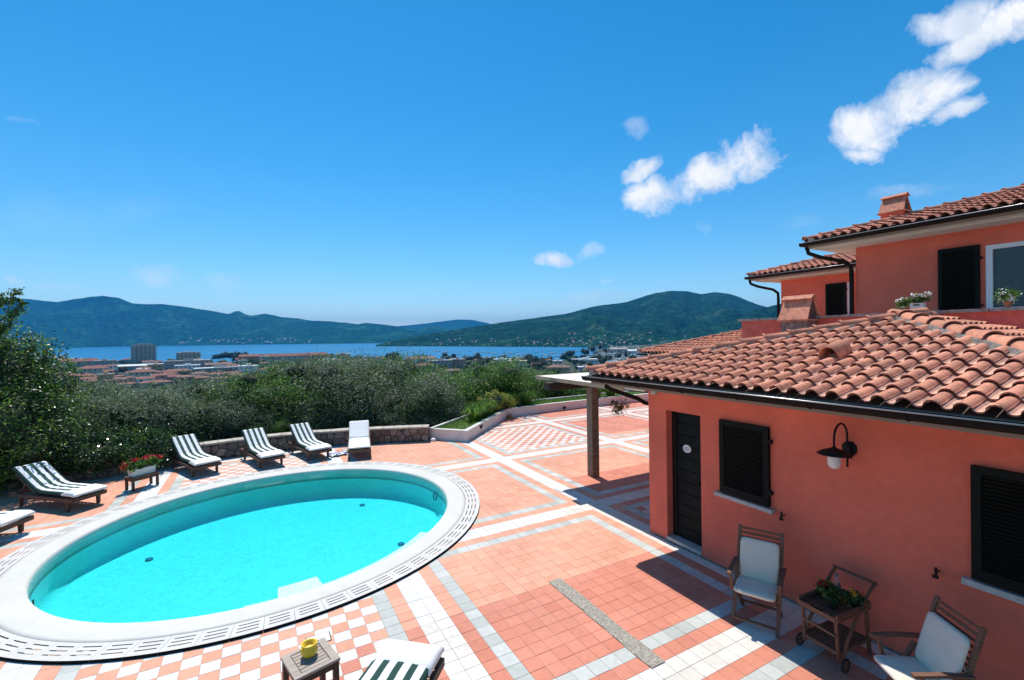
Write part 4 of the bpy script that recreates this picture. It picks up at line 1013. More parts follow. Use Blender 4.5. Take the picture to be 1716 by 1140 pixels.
# ------------------------------------------------------------------ vegetation
def crown_mesh(name, blobs, n, size, asp, mats, seed, nclump=160, spread=.28, core=.72, up=.3, flatk=1.0, corem='core_dark'):
    r_ = np.random.default_rng(seed)
    vol = np.array([b[3]*b[4]*b[5] for b in blobs])**.67; vol = vol/vol.sum()
    cc = []; nn_ = []
    for i in range(nclump):
        b = blobs[r_.choice(len(blobs), p=vol)]; d = r_.normal(size=3); d /= np.linalg.norm(d); 
        k = r_.uniform(.62, 1.08); cc.append([b[0]+d[0]*b[3]*k, b[1]+d[1]*b[4]*k, b[2]+d[2]*b[5]*k]); nn_.append(d)
    cc = np.array(cc); nn_ = np.array(nn_)
    idx = r_.integers(0, nclump, n); csz = r_.uniform(.5, 1.3, nclump)*spread
    P_ = cc[idx]+r_.normal(size=(n, 3))*csz[idx][:, None]*np.array([1, 1, .8])
    nr = nn_[idx]*.6+r_.normal(size=(n, 3))*.7; nr[:, 2] += up; nr /= np.linalg.norm(nr, axis=1)[:, None]
    t1 = np.cross(nr, r_.normal(size=(n, 3))); t1 /= np.linalg.norm(t1, axis=1)[:, None]; t2 = np.cross(nr, t1)
    s = size*r_.uniform(.6, 1.35, n)[:, None]
    v = np.stack([P_-t1*s, P_-t2*s*asp, P_+t1*s, P_+t2*s*asp], 1).reshape(-1, 3)
    me = bpy.data.meshes.new(name)
    cv = []; cf = []
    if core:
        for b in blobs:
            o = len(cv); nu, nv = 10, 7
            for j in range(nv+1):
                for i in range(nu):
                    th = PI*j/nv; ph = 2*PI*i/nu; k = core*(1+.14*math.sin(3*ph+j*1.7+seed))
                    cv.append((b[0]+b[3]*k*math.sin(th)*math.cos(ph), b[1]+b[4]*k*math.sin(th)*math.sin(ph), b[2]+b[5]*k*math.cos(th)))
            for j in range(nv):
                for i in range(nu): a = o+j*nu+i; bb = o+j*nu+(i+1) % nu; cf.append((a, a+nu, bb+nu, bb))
    nv_ = n*4+len(cv); me.vertices.add(nv_); allv = np.concatenate([v, np.array(cv).reshape(-1, 3)]) if cv else v
    me.vertices.foreach_set('co', allv.astype(np.float32).ravel())
    nf = n+len(cf); me.loops.add(nf*4); me.polygons.add(nf)
    li = np.arange(n*4); 
    if cf: li = np.concatenate([li, (np.array(cf)+n*4).ravel()])
    me.loops.foreach_set('vertex_index', li.astype(np.int32)); me.polygons.foreach_set('loop_start', (np.arange(nf)*4).astype(np.int32)); me.polygons.foreach_set('loop_total', np.full(nf, 4, np.int32))
    for k in mats: me.materials.append(MATS[k])
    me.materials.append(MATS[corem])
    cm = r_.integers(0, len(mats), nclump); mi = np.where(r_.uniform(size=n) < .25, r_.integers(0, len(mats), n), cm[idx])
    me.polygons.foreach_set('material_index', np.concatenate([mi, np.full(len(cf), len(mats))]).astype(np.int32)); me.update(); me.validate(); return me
def trunk_mesh(h, r, seed, forks=4):
    r_ = random.Random(seed); mb = MB(); top = Vector((r_.uniform(-.2, .2), r_.uniform(-.2, .2), h*.5))
    mb.tube([(0, 0, -.6), (0.03, 0, h*.2), top], [r*1.25, r, r*.8], 'wood_bark', 8)
    for i in range(forks):
        a = 2*PI*i/forks+r_.uniform(-.4, .4); q = top+Vector((math.cos(a)*h*.28, math.sin(a)*h*.28, h*r_.uniform(.22, .42))); mb.tube([top-Vector((0, 0, .1)), (top+q)/2+Vector((0, 0, .1)), q], [r*.6, r*.42, r*.15], 'wood_bark', 6)
    return mb.mesh('trunk')
# generic variants, unit: crown about 1 radius wide, centre at z .0
def lumps(seed, n=7, rx=1, rz=.8):
    r_ = random.Random(seed); out = [(0, 0, 0, rx*.68, rx*.68, rz*.68)]
    for i in range(n):
        a = r_.uniform(0, 2*PI); k = r_.uniform(.35, .62); s = r_.uniform(.34, .52); out.append((math.cos(a)*k*rx, math.sin(a)*k*rx, r_.uniform(-.35, .55)*rz, s*rx, s*rx, s*rz))
    return out
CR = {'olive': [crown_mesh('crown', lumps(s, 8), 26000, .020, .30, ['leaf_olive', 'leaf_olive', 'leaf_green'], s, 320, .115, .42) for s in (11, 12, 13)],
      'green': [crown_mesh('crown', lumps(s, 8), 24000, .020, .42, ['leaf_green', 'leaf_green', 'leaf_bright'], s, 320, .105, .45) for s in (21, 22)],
      'town': [crown_mesh('crown', lumps(s, 6), 1500, .09, .6, ['leaf_town'], s, 60, .15, .85, corem='leaf_town') for s in (41, 42, 43)]}
TR = {'olive': trunk_mesh(5, .22, 1), 'green': trunk_mesh(5, .16, 2), 'town': trunk_mesh(6, .2, 3, 3)}
seedc = [0]
def tree(kind, px, ytop, D, rad, label, cat='tree', group=None, ht=None, rzk=.85, names='tree'):
    # D = depth-like horizontal distance
    seedc[0] += 1; D = max(D, lerp_tab(px, [(100, 12.4), (180, 12.9), (430, 15.6), (560, 17.0), (718, 17.4), (760, 19), (860, 22.6), (925, 24.5), (1100, 28.5)])+rad*1.05)
    r_ = random.Random(seedc[0]); top = at(px, ytop, D*math.sqrt(1+((px-858)/F_PX)**2)); ground = gz(D, px)
    cz = top.z-rad*.58; o = empty(names, (top.x, top.y, min(ground, cz-rad*.6)), r_.uniform(0, 6.28), label, cat, group)
    dz = cz-o.location.z
    c = link('crown', CR[kind][seedc[0] % len(CR[kind])], o, (0, 0, dz)); c.scale = (rad, rad, rad*rzk/.95)
    t = link('trunk', TR[kind], o, (0, 0, 0)); k = max(.2, (dz)/5*1.25); t.scale = (k, k, k)
    return o
big = []
# olive grove and shrubs straight behind the stone wall: (kind, px, ytop, D, radius)
tree('olive', 150, 640, 15.5, 1.9, 'silvery olive tree left of the striped loungers and nearest the dark tree', group='olive trees behind the stone wall')
tree('olive', 218, 652, 14.5, 2.0, 'silvery olive tree behind the red geraniums', group='olive trees behind the stone wall')
tree('olive', 292, 640, 15.5, 2.2, 'grey green olive tree behind the leftmost standing striped lounger', group='olive trees behind the stone wall')
tree('olive', 365, 633, 16, 2.2, 'rounded olive tree between the second and third striped loungers', group='olive trees behind the stone wall')
tree('green', 452, 618, 18, 2.3, 'bright green bushy tree standing between two olive trees', group='bright green trees below the terrace')
tree('green', 500, 606, 20.5, 2.6, 'tall bright green bushy tree behind the large olive', group='bright green trees below the terrace')
tree('olive', 545, 598, 16.5, 2.4, 'large olive tree rising highest behind the white lounger', group='olive trees behind the stone wall')
tree('olive', 610, 598, 15.0, 2.5, 'large spreading olive tree with thin upright twigs behind the wall', group='olive trees behind the stone wall')
tree('olive', 672, 618, 15.5, 2.3, 'silvery olive tree right of the white lounger', group='olive trees behind the stone wall')
tree('olive', 728, 640, 15.5, 1.7, 'small pale olive tree beside the left tip of the white planter', group='olive trees behind the stone wall')
tree('green', 640, 603, 21, 2.4, 'green tree filling the gap behind the two largest olives', group='bright green trees below the terrace')
tree('green', 742, 618, 22, 2.6, 'bright green tree behind the small pale olive', group='bright green trees below the terrace')
tree('green', 812, 608, 20.5, 2.4, 'bright green leafy tree behind the yellow flowering shrub', group='bright green trees below the terrace')
tree('green', 868, 610, 21, 2.3, 'bright green leafy tree left of the pergola roof', group='bright green trees below the terrace')
tree('green', 930, 624, 24, 2.4, 'green tree seen under the pale pergola roof edge', group='bright green trees below the terrace')
tree('green', 985, 636, 24, 2.2, 'green tree half hidden behind the pergola post', group='bright green trees below the terrace')
tree('green', 1050, 640, 25, 2.2, 'green tree seen between pergola post and pink wall', group='bright green trees below the terrace')
tree('olive', 415, 660, 14.2, 1.4, 'low olive bush behind the second standing striped lounger', 'bush')
tree('olive', 330, 668, 13.8, 1.6, 'low olive bush hanging over the stone wall', 'bush')
tree('olive', 255, 672, 13.2, 1.5, 'low dark olive bush right of the glossy ground cover', 'bush')
tree('green', 470, 706, 13.6, .55, 'small light green shrub on the wall between two striped loungers', 'shrub')
tree('green', 425, 712, 13.6, .4, 'tiny light green shrub behind the second striped lounger head', 'shrub')
tree('olive', 590, 668, 18.6, 1.5, 'dense low olive growth right behind the white lounger', 'bush')
tree('olive', 660, 672, 13.8, 1.5, 'dense low olive growth above the right end of the stone wall', 'bush')
tree('olive', 505, 672, 13.8, 1.3, 'dense low olive growth above the third striped lounger', 'bush')
# dark tree at the left edge with a branch against the sky
def big_left():
    p = at(15, 640, 12.6*math.sqrt(1+((15-858)/F_PX)**2)); o = empty('tree', (p.x, p.y, -1.6), 0, 'big dark leafy tree at the left edge of the view', 'tree')
    def L_(px, py, D): return at(px, py, D*math.sqrt(1+((px-858)/F_PX)**2))-Vector(o.location)
    bl = []
    for px, py, D, r in ((-30, 660, 12.2, 1.5), (40, 650, 12.6, 1.25), (10, 720, 11.5, 1.2), (68, 705, 12.2, .8), (50, 755, 11.6, .8), (-60, 600, 12.6, 1.4), (30, 610, 12.8, .7), (70, 650, 12.8, .5), (98, 735, 12.2, .6), (-20, 780, 11.3, .8)):
        q = L_(px, py, D); bl.append((q.x, q.y, q.z, r, r, r*.95))
    me = crown_mesh('crown', bl, 42000, .042, .45, ['leaf_dark', 'leaf_dark', 'leaf_bright'], 31, 460, .21, .5); link('crown', me, o)
    mb = MB(); mb.tube([(0, 0, -.5), (.1, .1, 1.5), (.0, .3, 3.2)], [.22, .18, .08], 'wood_bark', 8); mb.build('trunk', o)
    # the sprays standing free against the sky
    br = MB(); bl2 = []
    for pts_ in (((-25, 600), (0, 560), (12, 525), (18, 500), (28, 487)), ((0, 560), (18, 540), (32, 520), (36, 502)), ((-10, 600), (5, 585), (18, 570)), ((30, 640), (45, 605), (50, 580)), ((60, 650), (75, 610), (80, 585)), ((-20, 560), (-2, 520), (3, 490)), ((20, 640), (15, 600), (20, 575))):
        P2 = [L_(a, b, 12.4) for a, b in pts_]; br.tube(P2, [.022, .016, .012, .008, .004][:len(P2)], 'wood_bark', 5)
        for k in range(1, len(P2)):
            for tt in (.25, .75): q = P2[k-1]*(1-tt)+P2[k]*tt; bl2.append((q.x, q.y, q.z, .10, .10, .10))
    br.build('branch', o); me = crown_mesh('spray', bl2, 2200, .045, .42, ['leaf_dark', 'leaf_bright'], 33, 260, .055, 0); link('spray', me, o)
big_left()
# glossy ground cover over the wall on the left
def cover():
    bl = []
    for i in range(15):
        px = 20+i*17.5; py = 775-i*1.6+6*math.sin(i*1.9); q = at(px, py, (11.4+i*.14)*math.sqrt(1+((px-858)/F_PX)**2)); bl.append((q.x, q.y, q.z-.02, .42, .42, .30))
        q = at(px, py-22, (12.1+i*.12)*math.sqrt(1+((px-858)/F_PX)**2)); bl.append((q.x, q.y, q.z-.1, .5, .5, .36))
    o = MB(); me = crown_mesh('ground_cover', bl, 34000, .030, .6, ['leaf_glossy', 'leaf_glossy', 'leaf_green'], 51, 460, .12, .45)
    return link('ground_cover', me)
tag(cover(), 'glossy dark green creeping shrubs spilling over the stone wall', 'shrubs', kind='stuff')
def understory():
    bl = []; r_ = random.Random(5)
    for i in range(60):
        px = -60+i*20+r_.uniform(-8, 8); D = lerp_tab(px, [(100, 14.5), (430, 17.5), (718, 19), (860, 25), (1150, 31)])+r_.uniform(0, 7); z = gz(D)+.9; p = flat(px, D, z); bl.append((p.x, p.y, z, 1.5, 1.5, 1.4))
    me = crown_mesh('undergrowth', bl, 16000, .07, .5, ['leaf_dark', 'leaf_green', 'leaf_olive'], 53, 600, .4, .5); return link('undergrowth', me)
tag(understory(), 'dark tangled undergrowth on the slope below the garden trees', 'undergrowth', kind='stuff')
def farwood(name, n, f, label, seed, s0=3.0):
    r_ = random.Random(seed); bl = []
    for i in range(n):
        px, D, rr = f(r_); D = min(D, lerp_tab(px, SHORE)-25); z = gz(D, px); p = flat(px, D, z); bl.append((p.x, p.y, z+rr*.5, rr, rr, rr*.8))
    me = crown_mesh(name, bl, n*260, .38, .7, ['leaf_town', 'leaf_green'], seed, n*14, 1.0, .86, corem='leaf_town'); tag(link(name, me), label, 'woodland', kind='stuff')
farwood('woodland', 170, lambda r: (r.uniform(-150, 1500), r.uniform(28, 110), r.uniform(1.8, 3.2)), 'green woodland covering the slope between garden and town', 61)
farwood('woodland', 170, lambda r: (r.uniform(-100, 1300), r.uniform(110, 260), r.uniform(3, 5)), 'scattered trees between the lowest houses of the town', 62)
# hedge of reeds behind the planter
def reed(r_):
    px = r_.uniform(885, 1115); D = 25.5+(px-885)*.016+r_.uniform(0, 2.5); p = flat(px, D, .0); return p.x, p.y, -.5+r_.uniform(0, .25)
tag(blades('reeds', reed, 12000, 1.35, .045, 'leaf_green', 8, curve=.3), 'tall green reeds behind the white planter bed', 'reeds', kind='stuff')
def strap_plant(p, r, h, n, label, m='leaf_bright'):
    o = empty('agapanthus', p, 0, label, 'plant', 'strap leaved plants in the planter bed'); mb = MB(); r_ = random.Random(int(p.x*100))
    for i in range(n):
        a = r_.uniform(0, 6.28); k = r_.uniform(.4, 1); hh = h*r_.uniform(.6, 1.1); b = Vector((math.cos(a), math.sin(a), 0)); s = Vector((-b.y, b.x, 0))*.014
        st = b*r_.uniform(0, r*.4); P4 = [st, st+b*r*k*.35+Vector((0, 0, hh*.7)), st+b*r*k*.75+Vector((0, 0, hh)), st+b*r*k*1.15+Vector((0, 0, hh*.72))]
        vs = []
        for j, q in enumerate(P4): w = (1, 1.1, .8, .1)[j]; vs += [q-s*w, q+s*w]
        mb.add(vs, [(0, 1, 3, 2), (2, 3, 5, 4), (4, 5, 7, 6)], m)
    mb.build('leaves', o); return o
for (u, v, r, h), lab in (((30.5, -47.5, .5, .55), 'strap leaved green plant nearest the left tip of the planter'), ((33.2, -50.2, .55, .6), 'strap leaved plant just right of the planter lawn tip'), ((35.5, -52, .5, .6), 'strap leaved plant below the yellow shrub'), ((42, -59, .55, .65), 'strap leaved plant right of the yellow shrub'), ((46, -59.5, .55, .65), 'strap leaved plant in the row left of the pergola beam'), ((50, -60, .55, .65), 'strap leaved plant under the pergola beam end'), ((72, -60.5, .6, .7), 'strap leaved plant just right of the pergola post'), ((77, -60.5, .6, .7), 'strap leaved plant near the pink wall corner')):
    strap_plant(V(u, v, 1.75), r, h, 170, lab)
def shrub(name, p, blobs, n, size, mats, label, cat, seed, asp=.5, ncl=60, sp=.07, core=.7, group=None):
    o = empty(name, p, 0, label, cat, group); link('foliage', crown_mesh('foliage', blobs, n, size, asp, mats, seed, ncl, sp, core), o); mb = MB(); mb.tube([(0, 0, -.05), (0, 0, blobs[0][2])], .02, 'wood_bark', 6); mb.build('stem', o); return o
shrub('yellow_shrub', V(39.5, -55.6, 1.7), [(0, 0, .45, .55, .55, .42), (.55, .2, .4, .45, .45, .36), (-.5, -.1, .34, .42, .42, .34)], 7000, .030, ['leaf_yellow', 'leaf_bright'], 'yellow flowering shrub in the bend of the white planter bed', 'shrub', 71)
shrub('weed', V(42.6, -55.0, 0), [(0, 0, .06, .14, .1, .05)], 200, .03, ['terra_pot', 'leaf_yellow'], 'small clump of dry leaves in the planter wall corner', 'leaves', 72)

# ------------------------------------------------------------------ town
mat('wall_cream', (.55, .47, .36), .9, noise=(.3, .12)); mat('wall_pink', (.52, .26, .20), .9, noise=(.3, .12)); mat('wall_grey', (.38, .34, .31), .9, noise=(.3, .12))
mat('wall_white', (.72, .71, .68), .9, noise=(.3, .06)); mat('wall_orange', (.58, .33, .14), .9, noise=(.3, .1)); mat('roof_red', (.25, .095, .065), .9, noise=[(.25, .25), (1.5, .2)])
mat('roof_brown', (.22, .12, .085), .9, noise=[(.25, .25), (1.5, .2)]); mat('pane_dark', (.03, .035, .04), .3)
WIN = {}
def win_mesh(w, h):
    k = (w, h)
    if k not in WIN: mb = MB(); mb.b2((-w/2, -.06, -h/2), (w/2, .0, h/2), 'pane_dark'); mb.b2((-w/2-.1, -.10, -h/2-.12), (w/2+.1, .0, -h/2-.01), 'wall_white'); WIN[k] = mb.mesh('window')
    return WIN[k]
def town_house(x0, x1, yt, yb, wall, roof, style, label, floors=None, win=True, cat='house', name='town_house', deep=.8):
    px = (x0+x1)/2; D = (CAM.z-GZ)*F_PX/max(4, (yb-hor(px))); D = min(D, lerp_tab(px, SHORE)-25) if px < 1000 else D
    w = (x1-x0)*D/F_PX; h = (yb-yt)*D/F_PX; dp = max(7, min(w*deep, 13)); p = flat(px, D+dp/2, GZ)
    ang = math.atan2(-(p.x-CAM.x), p.y-CAM.y)+random.uniform(-.18, .18)
    o = empty(name, p, ang, label, cat, 'buildings of the seaside town'); rh = min(h*.27, w*.12) if roof != 'flat' else 0
    hw = h-rh; mb = MB(); mb.b2((-w/2, -dp/2, -3), (w/2, dp/2, hw), wall); mb.build('wall', o)
    rm = style; mb = MB(); e = .7
    if roof == 'hip':
        k = min(dp/2, w/2)*.9; mb.add([(-w/2-e, -dp/2-e, hw), (w/2+e, -dp/2-e, hw), (w/2+e, dp/2+e, hw), (-w/2-e, dp/2+e, hw), (-w/2+k, 0, hw+rh), (w/2-k, 0, hw+rh)], [(0, 1, 5, 4), (1, 2, 5), (2, 3, 4, 5), (3, 0, 4), (3, 2, 1, 0)], rm)
        mb.b2((-w/2-e, -dp/2-e, hw-.3), (w/2+e, dp/2+e, hw-.01), 'wall_cream')
    elif roof == 'gable':
        mb.add([(-w/2-e, -dp/2-e, hw), (w/2+e, -dp/2-e, hw), (w/2+e, dp/2+e, hw), (-w/2-e, dp/2+e, hw), (-w/2-e, 0, hw+rh), (w/2+e, 0, hw+rh)], [(0, 1, 5, 4), (1, 2, 5), (2, 3, 4, 5), (3, 0, 4), (3, 2, 1, 0)], rm)
    else:
        mb.b2((-w/2-.4, -dp/2-.4, hw), (w/2+.4, dp/2+.4, hw+.6), rm); mb.b2((-w*.1, -2, hw+.6), (w*.12, 2, hw+2.4), wall)
    mb.build('roof', o)
    if roof != 'flat': mb = MB(); mb.b2((w*.2, 1, hw+rh*.3), (w*.2+1, 2, hw+rh+.9), wall); mb.build('chimney', o)
    if win:
        nf = floors or max(1, int(hw/3.1)); nw = max(2, min(9, int(w/3.6))); me = win_mesh(1.3, 1.6)
        for f in range(nf):
            for i in range(nw):
                link('window', me, o, (-w/2+w*(i+.5)/nw+random.uniform(-.2, .2), -dp/2, hw*(f+.55)/nf))
        for sx in (-1, 1):
            for f in range(nf):
                q = link('window', me, o, (sx*w/2, 0, hw*(f+.55)/nf)); q.rotation_euler.z = sx*PI/2
    return o, w, h, dp, D
H_ = [
 (100, 119, 597, 604, 'wall_white', 'flat', 'wall_white', 'small white flat roofed building at the left end of the waterfront'),
 (105, 160, 601, 620, 'wall_grey', 'hip', 'roof_red', 'wide grey apartment block with red roof left of the tower'),
 (160, 188, 605, 620, 'wall_grey', 'flat', 'wall_grey', 'dark flat roofed block between red roofed flats and the tower'),
 (137, 175, 613, 631, 'wall_cream', 'hip', 'roof_red', 'cream house with bright red pyramid roof in front of the grey flats'),
 (104, 152, 627, 641, 'wall_cream', 'hip', 'roof_red', 'low cream house with broad red roof near the dark tree'),
 (175, 188, 620, 634, 'wall_orange', 'gable', 'roof_red', 'narrow orange house beside the cream pyramid roofed house'),
 (185, 254, 611, 621, 'wall_grey', 'gable', 'wall_white', 'long shed with pale roof just below the tower block'),
 (220, 256, 619, 639, 'wall_cream', 'hip', 'roof_red', 'two storey cream house with red roof directly under the tower'),
 (190, 204, 629, 641, 'wall_grey', 'gable', 'roof_brown', 'small grey gabled house by the straight road'),
 (206, 222, 631, 644, 'wall_cream', 'hip', 'roof_red', 'small cream house with red roof right of the road'),
 (276, 316, 619, 631, 'wall_grey', 'hip', 'roof_red', 'brown walled house with red roof below the stepped flats'),
 (268, 300, 628, 643, 'wall_pink', 'hip', 'roof_red', 'pinkish house with twin red roofs in the middle row'),
 (312, 343, 630, 644, 'wall_pink', 'hip', 'roof_red', 'dusky pink house with brown red roof in the middle row'),
 (238, 279, 638, 650, 'wall_cream', 'hip', 'roof_red', 'low house with broad red roof closest to the olive trees'),
 (198, 228, 641, 651, 'wall_pink', 'hip', 'roof_red', 'low pink house right of the road end with red roof'),
 (283, 346, 605, 619, 'wall_grey', 'flat', 'wall_grey', 'long grey block at the foot of the stepped flats'),
 (296, 331, 613, 622, 'wall_white', 'flat', 'wall_white', 'white flat roofed hall in front of the long grey block'),
 (346, 383, 608, 619, 'wall_grey', 'gable', 'roof_brown', 'grey gabled building right of the long grey block'),
 (331, 401, 617, 628, 'wall_grey', 'flat', 'wall_white', 'long white roofed warehouse in the centre of the town'),
 (346, 378, 624, 636, 'wall_cream', 'hip', 'roof_red', 'cream house with red roof in front of the white warehouse'),
 (378, 400, 623, 634, 'wall_cream', 'gable', 'roof_red', 'small gabled house at the right end of the white warehouse'),
 (356, 382, 632, 645, 'wall_grey', 'gable', 'roof_brown', 'grey brown gabled house just above the olive crowns'),
 (383, 408, 625, 638, 'wall_pink', 'hip', 'roof_brown', 'pinkish house with dull brown roof near the bright green tree'),
 (401, 430, 614, 628, 'wall_white', 'flat', 'wall_white', 'white flat roofed building right of the warehouse'),
 (412, 432, 627, 636, 'wall_orange', 'hip', 'roof_red', 'tiny orange house with red roof by the bright green tree'),
 (403, 432, 594, 611, 'wall_pink', 'gable', 'roof_red', 'red roofed house on the pine covered rise by the water'),
 (93, 120, 653, 675, 'wall_pink', 'gable', 'roof_brown', 'pink house close below the dark tree'),
 (112, 135, 645, 660, 'wall_cream', 'hip', 'roof_red', 'cream house with red roof just right of the dark tree'),
 (112, 138, 607, 616, 'wall_cream', 'gable', 'roof_red', 'small cream gabled house at the foot of the red roofed flats'),
 (140, 170, 632, 644, 'wall_cream', 'gable', 'roof_red', 'plain cream gabled house left of the road'),
 (430, 505, 593, 609, 'wall_grey', 'gable', 'roof_red', 'very long three storey building with red roof by the bay'),
 (505, 550, 591, 606, 'wall_pink', 'hip', 'roof_red', 'red roofed building at the right end of the very long building'),
 (564, 585, 594, 606, 'wall_orange', 'flat', 'wall_cream', 'small ochre flat roofed building beside the big olive crown'),
 (534, 560, 603, 613, 'wall_white', 'flat', 'wall_white', 'white building half hidden by the big olive crown'),
 (681, 728, 598, 610, 'wall_grey', 'gable', 'roof_brown', 'long low brown roofed shed by the anchored boats'),
 (695, 726, 609, 622, 'wall_cream', 'hip', 'roof_red', 'house with orange red pyramid roof in front of the grey school block'),
 (718, 756, 605, 620, 'wall_grey', 'flat', 'wall_grey', 'grey flat roofed school like block near the harbour'),
 (753, 778, 603, 618, 'wall_pink', 'flat', 'wall_grey', 'brownish flat roofed block right of the grey school like block'),
 (745, 768, 619, 630, 'wall_pink', 'gable', 'roof_brown', 'low brown building below the two flat roofed blocks'),
 (825, 856, 603, 611, 'wall_white', 'flat', 'wall_white', 'white waterfront hall right of the harbour trees'),
 (836, 848, 608, 620, 'wall_cream', 'hip', 'roof_red', 'tiny red roofed house below the white waterfront hall'),
 (850, 882, 606, 624, 'wall_cream', 'flat', 'wall_cream', 'cream apartment block left of the dark harbour tree'),
 (915, 953, 612, 626, 'wall_pink', 'hip', 'roof_brown', 'pink villa above the left corner of the pergola roof'),
 (958, 1000, 603, 611, 'wall_white', 'flat', 'wall_white', 'long white roofed boat shed by the marina'),
 (968, 990, 616, 625, 'wall_grey', 'flat', 'wall_white', 'small grey shed just above the pergola roof'),
 (1022, 1050, 583, 592, 'wall_grey', 'gable', 'wall_grey', 'grey gabled warehouse standing behind the marina yard'),
 (1052, 1072, 586, 594, 'wall_white', 'gable', 'wall_white', 'white gabled warehouse at the right of the marina yard'),
]
for r in H_: town_house(*r)
def infill():
    r_ = random.Random(12); placed = [((h[0]+h[1])/2, h[3]) for h in H_]; n = 0; used = set()
    wl = {'wall_cream': 'cream', 'wall_pink': 'pink', 'wall_grey': 'grey', 'wall_white': 'white', 'wall_orange': 'ochre'}
    for t_ in range(1500):
        px = r_.choice([r_.uniform(92, 445), r_.uniform(92, 445), r_.uniform(560, 960)]); y = r_.uniform(607, 652) if px < 445 else r_.uniform(606, 624)
        if any(abs(px-a) < 13 and abs(y-b) < 4.6 for a, b in placed): continue
        placed.append((px, y)); n += 1
        k = (y-560)/46; w = r_.uniform(9, 14)*k; h = r_.uniform(7, 12)*k; wall = r_.choice(['wall_cream', 'wall_cream', 'wall_pink', 'wall_grey', 'wall_white', 'wall_orange']); rf = r_.choice(['hip', 'hip', 'gable', 'flat']); rc = r_.choice(['roof_red', 'roof_red', 'roof_brown']) if rf != 'flat' else r_.choice(['wall_white', 'wall_grey'])
        near = min(H_, key=lambda q: abs((q[0]+q[1])/2-px)+abs(q[3]-y)*1.5); side = 'left of' if px < (near[0]+near[1])/2-4 else 'right of' if px > (near[0]+near[1])/2+4 else ('in front of' if y > near[3] else 'behind')
        for q in ('small', 'plain', 'little', 'narrow', 'simple'):
            lab = f"{q} {wl[wall]} {'flat roofed building' if rf == 'flat' else 'tiled house'} {side} the {' '.join(near[7].split(' ')[:7])}"
            if lab not in used: break
        used.add(lab); town_house(px-w/2, px+w/2, y-h, y, wall, rf, rc, lab)
        if n > 48: break
infill()
farwood('woodland', 420, lambda r: (r.uniform(-120, 1000), 260+570*r.random()**.8, r.uniform(2.4, 5.2)), 'trees growing between the houses of the distant town', 64)
def tower(x0, x1, yt, yb, nf, label):
    px = (x0+x1)/2; D = 700; w = (x1-x0)*D/F_PX*.9; h = (yb-yt)*D/F_PX; p = flat(px, D, CAM.z-(yb-hor(px))*D/F_PX); o = empty('apartment_tower', p, .25-math.atan2(p.x-CAM.x, p.y-CAM.y), label, 'apartment block', 'buildings of the seaside town')
    mb = MB(); mb.b2((-w/2, -w*.35, -4), (w/2, w*.35, h*.97), 'wall_grey'); mb.build('wall', o)
    fh = h*.95/nf; bm_ = MB(); bm_.b2((-w/2-1.2, -w*.35-1.4, 0), (w/2+1.2, w*.35+1.2, .28), 'wall_grey'); bm_.b2((-w/2-1.2, -w*.35-1.4, .28), (w/2+1.2, -w*.35-1.25, 1.2), 'wall_cream'); bme = bm_.mesh('balcony')
    for f in range(1, nf): link('balcony', bme, o, (0, 0, f*fh))
    me = win_mesh(1.8, 1.7)
    for f in range(nf):
        for i in range(5): link('window', me, o, (-w/2+w*(i+.5)/5, -w*.35, (f+.62)*fh))
    mb = MB(); mb.b2((-w*.32, -w*.2, h*.97), (w*.3, w*.2, h*1.03), 'wall_grey'); mb.build('roof', o)
tower(224, 256, 577, 611, 11, 'tall grey apartment tower with stacked balconies by the bay')
tower(299, 331, 590, 609, 6, 'lower apartment block with white balconies right of the tower')
# straight road through the town
rd = MB(); a = flat(176, 290, GZ+.25); b = flat(182, 520, GZ+.25); s = Vector((3.2, 0, 0)); rd.add([a-s, a+s, b+s, b-s], [(0, 1, 2, 3)], 'wall_grey'); tag(rd.build('road'), kind='structure')
